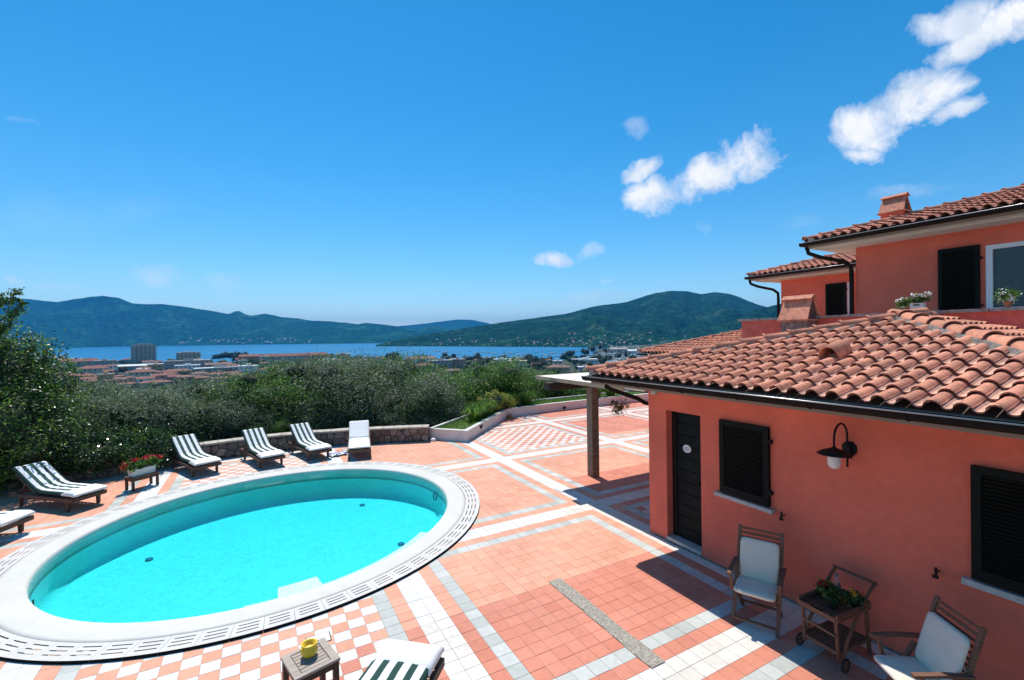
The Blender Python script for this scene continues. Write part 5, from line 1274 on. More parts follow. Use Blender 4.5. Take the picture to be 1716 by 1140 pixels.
# town trees
def tlabel(px, y):
    best = min(H_, key=lambda h: abs((h[0]+h[1])/2-px)+abs(h[3]-y)*1.5); cx_ = (best[0]+best[1])/2; w = best[7].split(' ')
    side = 'left of' if px < cx_-4 else 'right of' if px > cx_+4 else ('in front of' if y > best[3] else 'behind')
    for size in ('small' if y < 612 else 'dark', 'rounded', 'green', 'bushy', 'broad', 'low', 'leafy', 'dense'):
        l = f"{size} tree {side} the {' '.join(w[:9])}"
        if l not in TLAB: break
    TLAB.add(l); return l
TLAB = set()
for i, (px, yb_, r) in enumerate([(130, 640, 5), (165, 648, 6), (176, 660, 7), (150, 668, 6), (205, 650, 5), (232, 648, 6), (236, 642, 5), (262, 628, 5), (268, 616, 5), (300, 648, 5), (322, 652, 6), (345, 648, 6), (350, 615, 5), (362, 600, 6), (374, 598, 7), (386, 597, 7), (398, 596, 8), (410, 600, 7), (425, 606, 6), (395, 607, 6), (418, 612, 6), (436, 612, 5), (652, 604, 7), (661, 603, 7), (668, 612, 6), (655, 618, 7), (672, 620, 7), (682, 618, 6), (700, 628, 6), (715, 626, 5), (735, 624, 7), (745, 600, 5), (760, 602, 5), (785, 610, 7), (796, 608, 7), (808, 612, 6), (820, 612, 7), (832, 616, 6), (800, 600, 5), (878, 612, 7), (886, 609, 9), (893, 614, 9), (900, 622, 8), (908, 614, 6), (945, 606, 7), (955, 602, 8), (962, 612, 6), (980, 590, 7), (992, 592, 6), (1002, 606, 7), (1010, 612, 7), (1020, 606, 6), (1035, 602, 6), (1005, 588, 6), (975, 615, 6), (930, 630, 8), (1015, 594, 6), (1050, 600, 6), (120, 622, 5), (98, 612, 5), (195, 622, 4), (258, 640, 5), (288, 646, 5), (212, 613, 4), (555, 600, 5), (600, 606, 6), (625, 612, 6), (700, 604, 5), (770, 612, 6), (1060, 608, 7)]+[(random.uniform(95, 440), random.uniform(611, 650), random.uniform(4, 6.5)) for _ in range(64)]+[(random.uniform(600, 940), random.uniform(606, 622), random.uniform(4, 6.5)) for _ in range(30)]):
    D = min((CAM.z-GZ)*F_PX/max(6, yb_-hor(px)), 1500, lerp_tab(px, SHORE)-15); o = empty('town_tree', flat(px, D, GZ-.5), random.uniform(0, 6), tlabel(px, yb_), 'tree', 'trees among the town houses')
    rr = r*D/F_PX*1.1; c = link('crown', CR['town'][i % 3], o, (0, 0, rr*1.0)); c.scale = (rr, rr, rr*1.0); t = link('trunk', TR['town'], o); t.scale = (.6, .6, .5)
# boats
BO = ['', 'first', 'second', 'third', 'fourth', 'fifth', 'sixth', 'seventh', 'eighth', 'ninth', 'tenth', 'eleventh', 'twelfth', 'thirteenth', 'fourteenth', 'fifteenth', 'sixteenth', 'seventeenth', 'eighteenth', 'nineteenth', 'twentieth']
def boat(px, yw, Ls=11, mast=True, label='', col='wall_white', group='sailboats moored in the bay', zoff=0, D=None):
    D = D or (CAM.z+34.3)*F_PX/max(5, yw-hor(px)); Ls *= 1.35; p = flat(px, D, -34.3+zoff); o = empty('sailboat' if mast else 'motorboat', p, random.uniform(-.6, .6)-math.atan2(p.x, p.y), label, 'boat', group)
    L2 = Ls/2; B = Ls*.16; mb = MB(); st = [(-L2, B*.8, 0), (-L2*.3, B, 0), (L2*.4, B*.8, .1), (L2, .05, .3)]; vs = []
    for x, y, z in st: vs += [(x, -y, 1.2+z), (x, y, 1.2+z), (x*.95, y*.5, -.3), (x*.95, -y*.5, -.3)]
    mb.add(vs, [(i*4+j, i*4+(j+1) % 4, (i+1)*4+(j+1) % 4, (i+1)*4+j) for i in range(3) for j in range(4)]+[(3, 2, 1, 0)], col); mb.build('hull', o)
    mb = MB(); mb.box((-L2*.1, 0, 1.7), (Ls*.42, B*1.1, .9), 'wall_white', taper=.8); mb.build('cabin', o)
    if mast: mb = MB(); mb.tube([(L2*.1, 0, 1), (L2*.1, 0, Ls*1.2)], .22, 'wall_white', 5); mb.tube([(L2*.1, 0, 2.8), (-L2*.75, 0, 2.9)], .18, 'towel_blue', 5); mb.build('mast', o)
    return o
bl = [(116, 582), (121, 586), (143, 583), (208, 581), (266, 583)]
for n, (px, y) in enumerate(bl): boat(px, y, 14, True, f'small white sail boat off the far left shore, {BO[n+1]} from the left', group='sailboats off the left shore')
boat(378, 588, 12, False, 'white motorboat crossing the bay right of the stepped flats', group=None); boat(546.5, 584, 16, True, 'lone white sailboat in open water above the large olive tree', group=None); boat(610, 585.5, 14, True, 'white sailboat just left of the wooded headland', group=None)
bl = [(638, 585), (667, 585), (674, 587.5), (685, 583), (692, 591), (707, 596), (719, 585), (731, 590), (744, 592), (749, 590.5), (769, 594), (779, 596), (796, 593), (810, 591), (818, 592), (827, 594), (836, 598), (846, 596), (855, 593), (787, 589)]
for n, (px, y) in enumerate(sorted(bl)): boat(px, y, random.uniform(9, 14), True, f'{BO[n+1]} moored sailboat from the left in the bay below the headland', group='sailboats moored below the headland')
bl = [(869.5, 596), (878, 595), (886, 595), (898, 591), (910, 596), (918, 597), (926, 593), (862, 600), (935, 598), (945, 592), (955, 596), (965, 590)]
for n, (px, y) in enumerate(sorted(bl)): boat(px, y, random.uniform(9, 13), True, f'{BO[n+1]} moored sailboat from the left in front of the marina', group='sailboats in front of the marina')
for i in range(60):
    px = random.uniform(985, 1100); y = random.uniform(592, 611); boat(px, y, random.uniform(8, 13), i % 2 == 0, 'white boat parked on land in the marina yard', group='boats in the marina yard', zoff=2.6, D=(CAM.z-GZ)*F_PX/(y-hor(px)))
# tiny houses on the hillsides
hm_ = []
for wl, rf in (('wall_white', 'wall_pink'), ('wall_white', 'wall_cream'), ('wall_cream', 'wall_pink')):
    mb = MB(); mb.b2((-7, -5, -8), (7, 5, 6), wl); mb.add([(-8, -6, 6), (8, -6, 6), (8, 6, 6), (-8, 6, 6), (-4, 0, 9), (4, 0, 9)], [(0, 1, 5, 4), (1, 2, 5), (2, 3, 4, 5), (3, 0, 4)], rf); hm_.append(mb.mesh('hill_house'))
dg = None
from mathutils.bvhtree import BVHTree
trees_ = []
for o in list(bpy.data.objects):
    if o.name.startswith('hill') and o.type == 'MESH' and o.get('kind') == 'structure':
        me = o.data; trees_.append(BVHTree.FromPolygons([v.co for v in me.vertices], [p.vertices for p in me.polygons]))
def on_hill(px, py):
    d = ray(px, py).normalized(); best = None
    for t_ in trees_:
        h = t_.ray_cast(CAM, d)
        if h[0] is not None and (best is None or h[3] < best[1]): best = (h[0], h[3])
    return best
def hill_houses(n, f, label, group):
    k = 0
    while k < n:
        px, py = f(); b = on_hill(px, py)
        k += 1
        if not b: continue
        o = link('hillside_house', random.choice(hm_)); o.location = b[0]; o.rotation_euler.z = random.uniform(0, 6); s = b[1]/2000*random.uniform(.3, .6); o.scale = (s, s, s); tag(o, label, 'house', group)
hill_houses(95, lambda: (random.gauss(1010, 75), random.triangular(558, 582, 576)), 'tiny pale house scattered among trees at the foot of the right hill', 'tiny houses at the foot of the right hill')
hill_houses(26, lambda: (random.uniform(700, 900), random.triangular(556, 581, 578)), 'tiny pale house on the wooded headland above the boats', 'tiny houses on the headland')
hill_houses(45, lambda: (random.uniform(300, 520), random.triangular(566, 577, 575)), 'tiny pale house along the far shore under the left hills', 'tiny houses along the far shore')

# ------------------------------------------------------------------ furniture
def lounger_root(striped, label):
    o = empty('sun_lounger', (0, 0, 0), 0, label, 'sun lounger', 'sun loungers round the pool'); wd = 'wood_dark' if striped else 'wood_teak'
    Wd = .66
    b_ = MB()
    for s in (-1, 1): b_.b2((.0, s*Wd/2-.02, .22), (1.98, s*Wd/2+.02, .30), wd)
    for x in (.02, 1.97): b_.b2((x-.02, -Wd/2+.02, .22), (x+.02, Wd/2-.02, .30), wd)
    b_.build('frame', o)
    for x in (.28, 1.78):
        for s in (-1, 1): b_ = MB(); b_.box((x, s*(Wd/2-.035), .11), (.07, .045, .22), wd, taper=1.2); b_.build('leg', o)
    for i in range(9): b_ = MB(); x = .86+i*.125; b_.b2((x-.04, -Wd/2+.02, .285), (x+.04, Wd/2-.02, .305), wd); b_.build('slat', o)
    b_ = MB()
    for s in (-1, 1): b_.bar((.80, s*(Wd/2-.05), .31), (.10, s*(Wd/2-.05), .72), .035, .035, wd); 
    for s in (-1, 1): b_.bar((.38, s*(Wd/2-.08), .53), (.18, s*(Wd/2-.08), .26), .03, .03, wd)
    for i in range(6): k = i/5; b_.bar((.78-.66*k, -Wd/2+.05, .325+.385*k), (.78-.66*k, Wd/2-.05, .325+.385*k), .07, .015, wd)
    b_.build('backrest', o)
    prof = [(2.0, .345), (1.72, .35), (1.45, .35), (1.15, .345), (.92, .35), (.74, .395), (.56, .50), (.36, .625), (.16, .755), (.03, .845)] if striped else [(2.0, .345), (1.6, .345), (1.2, .345), (.84, .35), (.70, .42), (.45, .575), (.2, .735), (.04, .83)]
    def cushion(P_, th, w, m, name, puff=.012):
        pts_ = []
        for i in range(len(P_)-1):
            for k in range(3): t = k/3; pts_.append((P_[i][0]*(1-t)+P_[i+1][0]*t, P_[i][1]*(1-t)+P_[i+1][1]*t, math.sin(PI*t)))
        pts_.append((*P_[-1], 0)); mb = MB(); vs = []; ys = [-1, -.97, -.85, -.5, 0, .5, .85, .97, 1]
        n = len(pts_)
        for i, (x, z, b) in enumerate(pts_):
            a = pts_[max(0, i-1)]; c = pts_[min(n-1, i+1)]; tx, tz = c[0]-a[0], c[1]-a[1]; l = math.hypot(tx, tz); nx, nz = tz/l, -tx/l
            if nz < 0: nx, nz = -nx, -nz
            endk = .55 if i in (0, n-1) else 1
            for y in ys:
                e = th*endk*(.25 if abs(y) == 1 else .72 if abs(y) > .9 else 1)+puff*b*(1-abs(y))
                vs.append((x+nx*e, y*w/2, z+nz*e))
            for y in ys: vs.append((x, y*w/2*.985, z))
        m_ = len(ys); S2 = 2*m_; fs = []
        for i in range(n-1):
            for j in range(m_-1): fs.append((i*S2+j, i*S2+j+1, (i+1)*S2+j+1, (i+1)*S2+j)); fs.append((i*S2+m_+j, (i+1)*S2+m_+j, (i+1)*S2+m_+j+1, i*S2+m_+j+1))
            for j in (0, m_-1): fs.append((i*S2+j, (i+1)*S2+j, (i+1)*S2+m_+j, i*S2+m_+j))
        for i in (0, n-1):
            for j in range(m_-1): fs.append((i*S2+j, i*S2+j+1, i*S2+m_+j+1, i*S2+m_+j))
        mb.add(vs, fs, m, True); return mb.build(name, o)
    cushion(prof, .07, .64, 'cloth_striped' if striped else 'cloth_white', 'cushion')
    if striped: cushion([(2.025, .342), (1.85, .351), (1.62, .352)], .083, .665, 'cloth_white', 'cushion_flap', .004)
    else: b_ = MB(); b_.bar((.79, -.32, .46), (.79, .32, .46), .012, .02, 'cloth_grey'); b_.build('seam', o)
    return o
def put_lounger(o, F, d):
    d = Vector((d[0], -d[1], 0)).normalized(); p = V(*F)-d*1.95; o.location = p; o.rotation_euler.z = math.atan2(d.y, d.x)
ls = lounger_root(True, 'striped sun lounger between the red geraniums and the second striped lounger, standing at the wall')
put_lounger(ls, (-13.4, -39.2), (.40, .92))
for F, d, lab in (((-5.4, -38.6), (.27, .96), 'middle of the three striped loungers lined up before the stone wall'),
                  ((1.1, -39.3), (.24, .97), 'striped sun lounger right beside the plain white lounger'),
                  ((-23.9, -31.6), (.72, .69), 'striped sun lounger standing alone just left of the red geranium table'),
                  ((-27.6, -24.8), (.90, .42), 'striped sun lounger cut off by the left edge with only its white foot end visible'),
                  ((.2, 12.5), (.66, -.75), 'striped sun lounger cut off by the bottom edge beside the slatted side table')):
    c = copy_thing(ls, (0, 0, 0), 0, lab); put_lounger(c, F, d)
lw = lounger_root(False, 'plain white cushioned lounger at the right end of the row'); put_lounger(lw, (6.4, -36.6), (-.18, .98))
# towel and sandals
b_ = MB(); r_ = random.Random(2); vs = []; nx = 12; ny = 8
for i in range(nx+1):
    for j in range(ny+1): vs.append((i*.045+r_.uniform(-.01, .01), j*.05+.03*math.sin(i*1.1), .03+.05*abs(math.sin(i*1.3+j*.9))*r_.uniform(.5, 1)))
b_.add(vs, [(i*(ny+1)+j, (i+1)*(ny+1)+j, (i+1)*(ny+1)+j+1, i*(ny+1)+j+1) for i in range(nx) for j in range(ny)], 'towel_pattern', True)
def tw(m, t, b):
    n = t.nodes.new('ShaderNodeTexVoronoi'); n.inputs['Scale'].default_value = 14; tcn = t.nodes.new('ShaderNodeTexCoord'); t.links.new(tcn.outputs['Object'], n.inputs['Vector'])
    cr = t.nodes.new('ShaderNodeValToRGB'); cr.color_ramp.interpolation = 'CONSTANT'; e = cr.color_ramp.elements; e[0].color = (.75, .75, .75, 1); e[1].position = .45; e[1].color = (.06, .10, .35, 1); q = e.new(.75); q.color = (.02, .03, .05, 1)
    t.links.new(n.outputs['Color'], cr.inputs[0]); t.links.new(cr.outputs[0], b.inputs['Base Color'])
mat('towel_pattern', (.5, .5, .5), .9, extra=tw)
tag(b_.build('towel', None, V(2.9, -39.6, 0), .3), 'crumpled blue and white towel on the floor between striped and white loungers', 'towel')

def side_table(name, loc, rz, w, d, h, label, cat='table', top='wood_grey', leg='wood_dark'):
    o = empty(name, loc, rz, label, cat); fr = .075
    b_ = MB(); 
    for s in (-1, 1): b_.b2((s*(w/2-fr) if s > 0 else -w/2, -d/2, h-.025), (w/2 if s > 0 else -w/2+fr, d/2, h), top)
    for s in (-1, 1): b_.b2((-w/2+fr, s*(d/2) if s < 0 else d/2-fr*.7, h-.025), (w/2-fr, -d/2+fr*.7 if s < 0 else d/2, h), top)
    b_.build('top_frame', o)
    n = max(2, int((d-1.4*fr)/.052)); 
    for i in range(n): y0 = -d/2+fr*.7+.01+(d-1.4*fr-.01)*i/n; b_ = MB(); b_.b2((-w/2+fr+.008, y0, h-.02), (w/2-fr-.008, y0+(d-1.4*fr)/n-.012, h-.003), top); b_.build('slat', o)
    for sx in (-1, 1):
        for sy in (-1, 1): b_ = MB(); b_.box((sx*(w/2-.035), sy*(d/2-.035), (h-.03)/2), (.05, .05, h-.03), leg); b_.build('leg', o)
    b_ = MB()
    for s in (-1, 1): b_.b2((-w/2+.06, s*(d/2-.035)-.012, h-.10), (w/2-.06, s*(d/2-.035)+.012, h-.027), leg); b_.b2((s*(w/2-.035)-.012, -d/2+.06, h-.10), (s*(w/2-.035)+.012, d/2-.06, h-.027), leg)
    b_.build('apron', o); return o
side_table('side_table', V(-4.72, 11.15, 0), R(14), .44, .44, .46, 'square weathered wooden side table with slatted top at the bottom edge')
pt = empty('candle_pot', V(-4.75, 10.95, 2.3), 0, 'yellow round ceramic pot on the slatted side table', 'pot')
b_ = MB(); b_.lathe([(.04, 0), (.066, .012), (.082, .05), (.080, .085), (.07, .10), (.076, .112), (.079, .125), (.072, .130), (.060, .118), (.056, .085), (0, .08)], 'yellow_pot', (0, 0, .001), 28); b_.build('pot_body', pt)
for a in (0, PI): b_ = MB(); b_.box((.082*math.cos(a+.5), .082*math.sin(a+.5), .105), (.02, .03, .02), 'yellow_pot', Matrix.Rotation(a+.5, 3, 'Z')); b_.build('lug', pt)
ft = side_table('flower_stand', V(-20.2, -37.5, 0), math.atan2(.62, .78), .62, .34, .33, 'small wooden bench holding the geranium trough by the wall', 'bench', 'wood_teak', 'wood_dark')
tr = empty('flower_trough', V(-20.2, -37.5, 1.66), math.atan2(.62, .78), 'whitish plastic flower trough full of red geraniums', 'flower box')
b_ = MB(); b_.box((0, 0, .09), (.5, .17, .18), 'trough', taper=1.12); mat('trough', (.62, .68, .64), .6); b_.build('trough_body', tr)
link('foliage', crown_mesh('foliage', [(-.25, 0, .26, .14, .12, .10), (0, 0, .28, .16, .13, .12), (.25, 0, .27, .14, .12, .11)], 1100, .026, .8, ['leaf_bright', 'leaf_green'], 81, 40, .05, .8), tr)
link('flowers', crown_mesh('flowers', [(-.32, .02, .34, .07, .06, .04), (-.18, -.03, .40, .08, .07, .04), (.05, 0, .38, .08, .06, .04), (.16, .04, .40, .08, .06, .04), (.33, 0, .40, .07, .06, .05), (.42, .02, .32, .05, .05, .04), (-.42, 0, .28, .05, .05, .04)], 1000, .017, .9, ['petal_red'], 82, 44, .024, 0), tr)
# pot of white flowers on the terrace parapet
wp = empty('flower_box', V(44.4, 18.3, 20.16), .1, 'grey box of trailing white flowers on the terrace parapet', 'flower box')
b_ = MB(); b_.box((0, 0, .085), (.16, .2, .17), 'trough', taper=1.1); b_.build('box', wp); b_ = MB(); b_.b2((-.095, -.05, .12), (-.089, .05, .145), 'slot_dark'); b_.build('handle_slot', wp)
link('foliage', crown_mesh('foliage', [(0, .05, .24, .10, .14, .07), (0, .24, .18, .08, .12, .07), (0, -.10, .25, .08, .10, .06)], 800, .020, .6, ['leaf_bright', 'leaf_green'], 83, 36, .05, .6), wp)
link('flowers', crown_mesh('flowers', [(-.05, .32, .26, .02, .05, .02), (-.08, .2, .27, .02, .05, .02), (-.05, .02, .34, .03, .06, .02), (-.06, -.14, .34, .03, .07, .02), (-.06, -.24, .26, .02, .04, .02), (-.06, .24, .10, .02, .03, .02)], 260, .018, .9, ['petal_white'], 84, 18, .018, 0), wp)
wp2 = empty('flower_pot', V(44.4, 23.9, 20.16), 0, 'green leafy potted plant at the right edge on the terrace parapet', 'plant')
b_ = MB(); b_.lathe([(.05, 0), (.07, .12), (.075, .12), (0, .11)], 'terra_pot', n=14); b_.build('pot', wp2); link('foliage', crown_mesh('foliage', [(0, .02, .24, .12, .16, .12)], 600, .022, .6, ['leaf_bright', 'petal_white', 'leaf_bright', 'leaf_green'], 85, 26, .05, .6), wp2)
wp.scale = (.85, .85, .85); wp2.scale = (.75, .75, .75)
# hanging basket under the pergola
hb = empty('hanging_basket', V(36.3, -11.2, 8.3), 0, 'small hanging basket of dry dark flowers under the pergola beam', 'plant')
b_ = MB(); b_.lathe([(.03, -.02), (.08, .03), (.09, .10), (0, .09)], 'terra_pot', n=14); b_.build('pot', hb)
link('foliage', crown_mesh('foliage', [(0, 0, .12, .22, .22, .10), (-.12, 0, .0, .12, .12, .14)], 500, .035, .3, ['leaf_dark', 'wood_bark'], 86, 40, .06, 0), hb)
b_ = MB(); 
for a in (0, 2.1, 4.2): b_.bar((.09*math.cos(a), .09*math.sin(a), .1), (0, 0, .68), .004, .004, 'iron')
b_.build('wire', hb)

# wall lamp
lp = empty('wall_lamp', V(25, 21.9, 11.3), 0, 'black iron swan neck lamp with wide shade on the pink wall', 'lamp')
b_ = MB(); 
vs = [(-.02 if k else 0, .085*math.cos(t), .085*math.sin(t)*1.15) for k in (0, 1) for t in [2*PI*i/8+PI/8 for i in range(8)]]
b_.add(vs, [tuple(range(8, 16))]+[(i, (i+1) % 8, 8+(i+1) % 8, 8+i) for i in range(8)], 'iron'); b_.box((-.04, 0, -.03), (.05, .06, .16), 'iron'); b_.build('wall_plate', lp)
b_ = MB(); ap = [(-.06, 0, -.22), (-.06, 0, .0), (-.06, 0, .14)]+[(-.06-.15*(1-math.cos(t)), 0, .16+.17*math.sin(t)) for t in [PI*i/12 for i in range(1, 12)]]+[(-.36, 0, .12), (-.36, 0, .05)]
b_.tube(ap, .012, 'iron', 8); b_.build('arm', lp)
b_ = MB(); b_.lathe([(.018, .05), (.03, .035), (.12, .0), (.175, -.035), (.172, -.040), (.10, -.012), (.0, .0)], 'iron', (-.36, 0, .02), 28); b_.build('shade', lp)
b_ = MB(); b_.lathe([(.055, -.01), (.058, -.10), (.050, -.135), (.03, -.155), (0, -.16)], 'glass_lamp', (0, 0, 0), 18); gl_ = b_.build('glass', lp, (-.36, 0, .005)); gl_.scale = (1.2, 1.2, 1.25)

# folding chairs with cushions; local: x forward, y side
def chair(label):
    o = empty('folding_chair', (0, 0, 0), 0, label, 'chair', 'wooden folding chairs with white cushions')
    wd = 'wood_teak'
    for s in (-1, 1):
        y = s*.25
        b_ = MB(); b_.bar((.24, y, 0), (-.12, y, .62), .028, .045, wd, (0, 1, 0)); b_.build('leg', o)
        b_ = MB(); b_.bar((-.30, y*.9, 0), (.16, y*.9, .47), .028, .045, wd, (0, 1, 0)); b_.build('leg', o)
        b_ = MB(); b_.bar((-.12, y, .40), (-.33, y, 1.08), .028, .042, wd, (0, 1, 0)); b_.build('back_post', o)
        b_ = MB(); b_.bar((-.22, y*1.12, .66), (.02, y*1.12, .665), .05, .025, wd); b_.bar((.02, y*1.12, .665), (.27, y*1.12, .645), .05, .025, wd); b_.build('armrest', o)
        b_ = MB(); b_.bar((.20, y*1.12, .64), (.16, y*1.05, .40), .028, .035, wd, (0, 1, 0)); b_.build('arm_support', o)
    b_ = MB(); b_.bar((.20, -.24, .08), (.20, .24, .08), .03, .022, wd); b_.build('stretcher', o)
    b_ = MB(); b_.bar((-.22, -.22, .10), (-.22, .22, .10), .03, .022, wd); b_.build('stretcher', o)
    for i in range(7): x = -.16+i*.06; b_ = MB(); b_.bar((x, -.24, .425), (x, .24, .425), .045, .016, wd); b_.build('seat_slat', o)
    for i in range(11):
        z = .50+i*.055; x = -.12-(z-.40)*.309; b_ = MB(); b_.bar((x, -.24, z), (x, .24, z), .012, .022 if i < 9 else .03, wd); b_.build('back_slat', o)
    def pad(name, c, rot, L_, W_, th):
        n = 8; vs = []; 
        for k, zz in enumerate((0, .35, .8, 1, .8)[:4]):
            ins = (.02, 0, .004, .03)[k]
            for i in range(n*4):
                e, t = divmod(i, n); t = t/n*2-1; hx, hy = L_/2-ins, W_/2-ins; rr = .05
                x, y = [(t*hx, -hy), (hx, t*hy), (-t*hx, hy), (-hx, -t*hy)][e]
                # round corners
                cx_, cy_ = max(-hx+rr, min(hx-rr, x)), max(-hy+rr, min(hy-rr, y)); dx, dy = x-cx_, y-cy_; l = math.hypot(dx, dy)
                if l > rr and l > 0: x, y = cx_+dx/l*rr, cy_+dy/l*rr
                vs.append(Vector((x, y, (zz-0)*th)))
        m_ = n*4; fs = [(j*m_+i, j*m_+(i+1) % m_, (j+1)*m_+(i+1) % m_, (j+1)*m_+i) for j in range(3) for i in range(m_)]
        o_ = len(vs)
        for i in range(m_): v = vs[3*m_+i]; vs.append(Vector((v.x*.6, v.y*.6, th*1.12)))
        fs += [(3*m_+i, 3*m_+(i+1) % m_, o_+(i+1) % m_, o_+i) for i in range(m_)]; fs.append(tuple(o_+i for i in range(m_))); fs.append(tuple(range(m_))[::-1])
        mb = MB(); mb.add([rot@v+Vector(c) for v in vs], fs, 'cloth_grey', True); mb.build(name, o)
    pad('seat_cushion', (.06, 0, .436), Matrix.Identity(3), .47, .47, .055)
    ang = math.atan(.309); rot = Matrix.Rotation(-(PI/2-ang)+PI, 3, 'Y') 
    # back cushion: plane along the back posts, facing forward
    d = Vector((-.309, 0, 1)).normalized(); f = Vector((1, 0, .309)).normalized(); rot = Matrix((d, Vector((0, 1, 0)), f)).transposed(); 
    if rot.determinant() < 0: rot = Matrix((d, Vector((0, -1, 0)), f)).transposed()
    c = Vector((-.12, 0, .40))+d*.32+f*.022; pad('back_cushion', c, rot, .50, .46, .05)
    for s in (-1, 1): b_ = MB(); b_.bar(c+d*-.02+Vector((0, s*.22, 0)), c+d*-.05+Vector((-.04, s*.27, -.01)), .015, .004, 'cloth_white'); b_.build('tie', o)
    return o
def face(o, uv, d): d = Vector((d[0], -d[1], 0)); o.location = V(*uv); o.rotation_euler.z = math.atan2(d.y, d.x)
c1 = chair('wooden folding chair with white cushions left of the serving trolley'); face(c1, (21.0, 18.4), (-.90, .42))
c2 = copy_thing(c1, (0, 0, 0), 0, 'wooden folding chair with white cushions at the bottom right corner'); face(c2, (20.3, 27.0), (-.82, -.57))
# serving trolley; local x towards the handle (wall side)
cart = empty('serving_trolley', V(22.3, 22.4, 0), R(-4), 'wooden serving trolley with slatted tray and black wheels against the pink wall', 'trolley')
wd = 'wood_teak'; Wc = .23
for s in (-1, 1):
    b_ = MB(); b_.tube([(-.30, s*Wc, .10), (-.18, s*Wc, .34), (.02, s*Wc, .58), (.22, s*Wc, .78), (.38, s*Wc, .90)], .02, wd, 8); b_.build('side_rail', cart)
    b_ = MB(); b_.bar((-.32, s*(Wc-.03), .14), (-.36, s*(Wc-.03), .62), .03, .03, wd, (0, 1, 0)); b_.build('leg', cart)
    b_ = MB(); b_.bar((.30, s*(Wc-.02), 0), (.22, s*(Wc-.02), .62), .03, .04, wd, (0, 1, 0)); b_.build('leg', cart)
    b_ = MB(); pts_ = [(-.30+.072*math.cos(t), s*(Wc+.04), .085+.072*math.sin(t)) for t in [2*PI*i/20 for i in range(21)]]; b_.tube(pts_, .012, 'rubber', 6); wl = b_.build('wheel', cart)
    b_ = MB()
    for k in range(4): t = PI*k/4; b_.bar((-.30+.068*math.cos(t), s*(Wc+.04), .085+.068*math.sin(t)), (-.30-.068*math.cos(t), s*(Wc+.04), .085-.068*math.sin(t)), .012, .012, wd, (0, 1, 0))
    b_.build('spokes', wl)
b_ = MB(); b_.bar((.38, -Wc-.03, .90), (.38, Wc+.03, .90), .028, .028, wd); b_.build('handle', cart)
b_ = MB(); 
for s in (-1, 1): b_.b2((-.40, s*Wc-.012, .60), (.28, s*Wc+.012, .69), wd)
for x in (-.40, .28): b_.b2((x-.012, -Wc+.012, .60), (x+.012, Wc-.012, .66 if x < 0 else .69), wd)
b_.b2((-.415, -.07, .665), (-.39, .07, .67), 'slot_dark'); b_.build('tray_rim', cart)
for i in range(8): y = -Wc+.03+i*.058; b_ = MB(); b_.b2((-.385, y-.022, .603), (.265, y+.022, .618), wd); b_.build('tray_slat', cart)
b_ = MB(); 
for s in (-1, 1): b_.b2((-.34, s*(Wc-.02)-.012, .18), (.28, s*(Wc-.02)+.012, .22), wd)
b_.b2((-.35, -Wc+.03, .18), (-.32, Wc-.03, .22), wd); b_.b2((.24, -Wc+.03, .18), (.27, Wc-.03, .22), wd); b_.build('shelf_frame', cart)
for i in range(9): x = -.29+i*.062; b_ = MB(); b_.b2((x-.02, -Wc+.035, .205), (x+.02, Wc-.035, .218), wd); b_.build('shelf_slat', cart)
b_ = MB(); b_.bar((-.37, -Wc+.03, .42), (-.35, Wc-.03, .42), .02, .03, wd); b_.build('stretcher', cart)
cart.scale = (.92, .92, .90); cb_ = Vector(cart.location)-Vector((0, 0, .062))
f1 = empty('flower_pot', cb_+Vector((.02, .12, .619)), 0, 'dark pot of red flowers on the trolley tray', 'plant')
b_ = MB(); b_.lathe([(.05, 0), (.065, .09), (.07, .10), (0, .09)], 'terra_pot', n=14); b_.build('pot', f1); link('foliage', crown_mesh('foliage', [(0, 0, .15, .11, .11, .07)], 500, .022, .6, ['leaf_dark', 'leaf_green'], 87, 24, .04, .5), f1)
link('flowers', crown_mesh('flowers', [(-.03, .02, .20, .05, .05, .04)], 200, .018, .9, ['petal_red'], 88, 10, .02, 0), f1)
f2 = empty('flower_pot', cb_+Vector((.10, -.14, .619)), 0, 'dark pot with bright yellow blossoms on the trolley tray', 'plant')
b_ = MB(); b_.lathe([(.05, 0), (.065, .09), (.07, .10), (0, .09)], 'rubber', n=14); b_.build('pot', f2); link('foliage', crown_mesh('foliage', [(0, 0, .15, .10, .10, .06)], 400, .02, .6, ['leaf_dark', 'leaf_green'], 89, 24, .04, .5), f2)
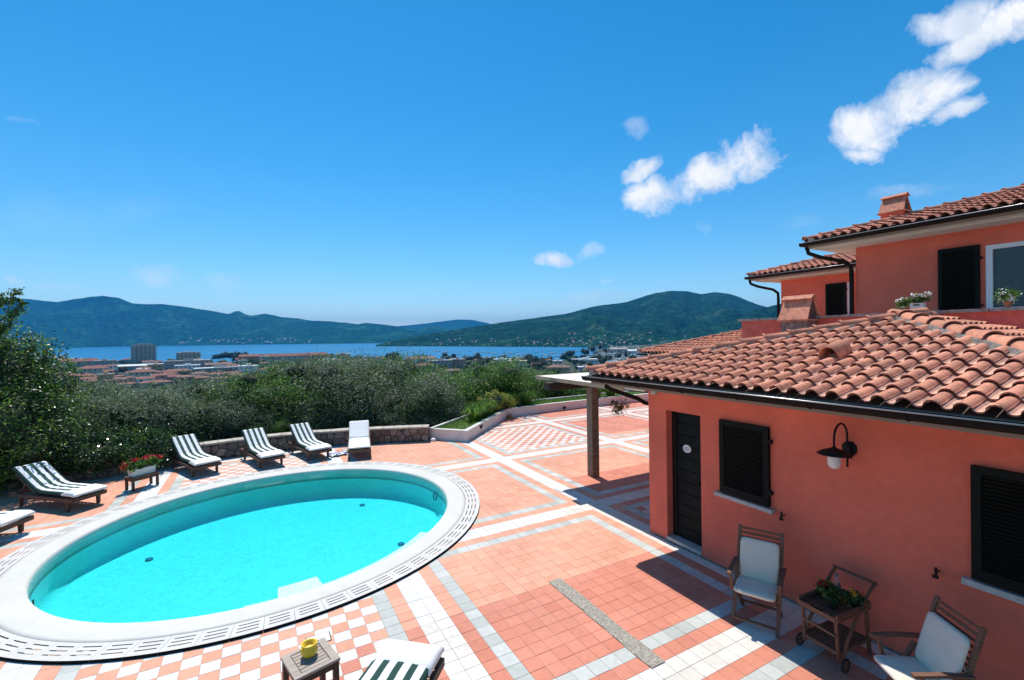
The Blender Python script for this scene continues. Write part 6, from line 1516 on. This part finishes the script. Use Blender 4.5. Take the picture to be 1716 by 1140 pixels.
link('flowers', crown_mesh('flowers', [(-.04, .0, .20, .04, .05, .02), (.0, -.07, .19, .02, .03, .02)], 90, .02, .5, ['petal_yellow'], 90, 8, .02, 0), f2)
f3 = empty('bottle', cb_+Vector((.13, .06, .619)), 0, 'clear glass bottle standing on the trolley tray', 'bottle')
def gls(m, t, b): b.inputs['Transmission Weight'].default_value = .9; b.inputs['IOR'].default_value = 1.3
mat('bottle_glass', (.85, .9, .88), .05, extra=gls)
b_ = MB(); b_.lathe([(0, 0), (.04, 0), (.042, .15), (.016, .22), (.014, .29), (.0, .29)], 'bottle_glass', n=14); b_.build('bottle_body', f3)
f4 = empty('plant_pot', cb_+Vector((-.15, -.02, .619)), 0, 'small dark leafy plant at the front of the trolley tray', 'plant')
b_ = MB(); b_.lathe([(.03, 0), (.045, .07), (.048, .08), (0, .07)], 'rubber', n=12); b_.build('pot', f4); link('foliage', crown_mesh('foliage', [(0, 0, .11, .07, .09, .05)], 260, .02, .6, ['leaf_dark', 'leaf_green'], 91, 14, .03, .5), f4)
for q_ in (f1, f2): q_.scale = (.78, .78, .78)
# white stone lamp at the end of the stone wall
b_ = MB(); b_.lathe([(0, 0), (.09, .0), (.10, .06), (.06, .10), (0, .11)], 'white_paint', n=12); tag(b_.build('stone', None, V(20.2, -42.2, 0)), 'round white stone on the floor between stone wall and planter', 'stone')

# ------------------------------------------------------------------ haze
hz = MB(); hz.b2((-14000, -400, -43.5), (15000, 14500, 620), 'haze')
m = bpy.data.materials.new('haze'); m.use_nodes = True; t = m.node_tree; t.nodes.clear(); out = t.nodes.new('ShaderNodeOutputMaterial'); pv_ = t.nodes.new('ShaderNodeVolumePrincipled')
pv_.inputs['Color'].default_value = (.06, .44, 1, 1); pv_.inputs['Density'].default_value = .000085; pv_.inputs['Anisotropy'].default_value = .0
t.links.new(pv_.outputs[0], out.inputs[1]); MATS['haze'] = m
ho = tag(hz.build('haze'), kind='stuff'); ho['label'] = 'thin blue haze filling the air over bay and hills'
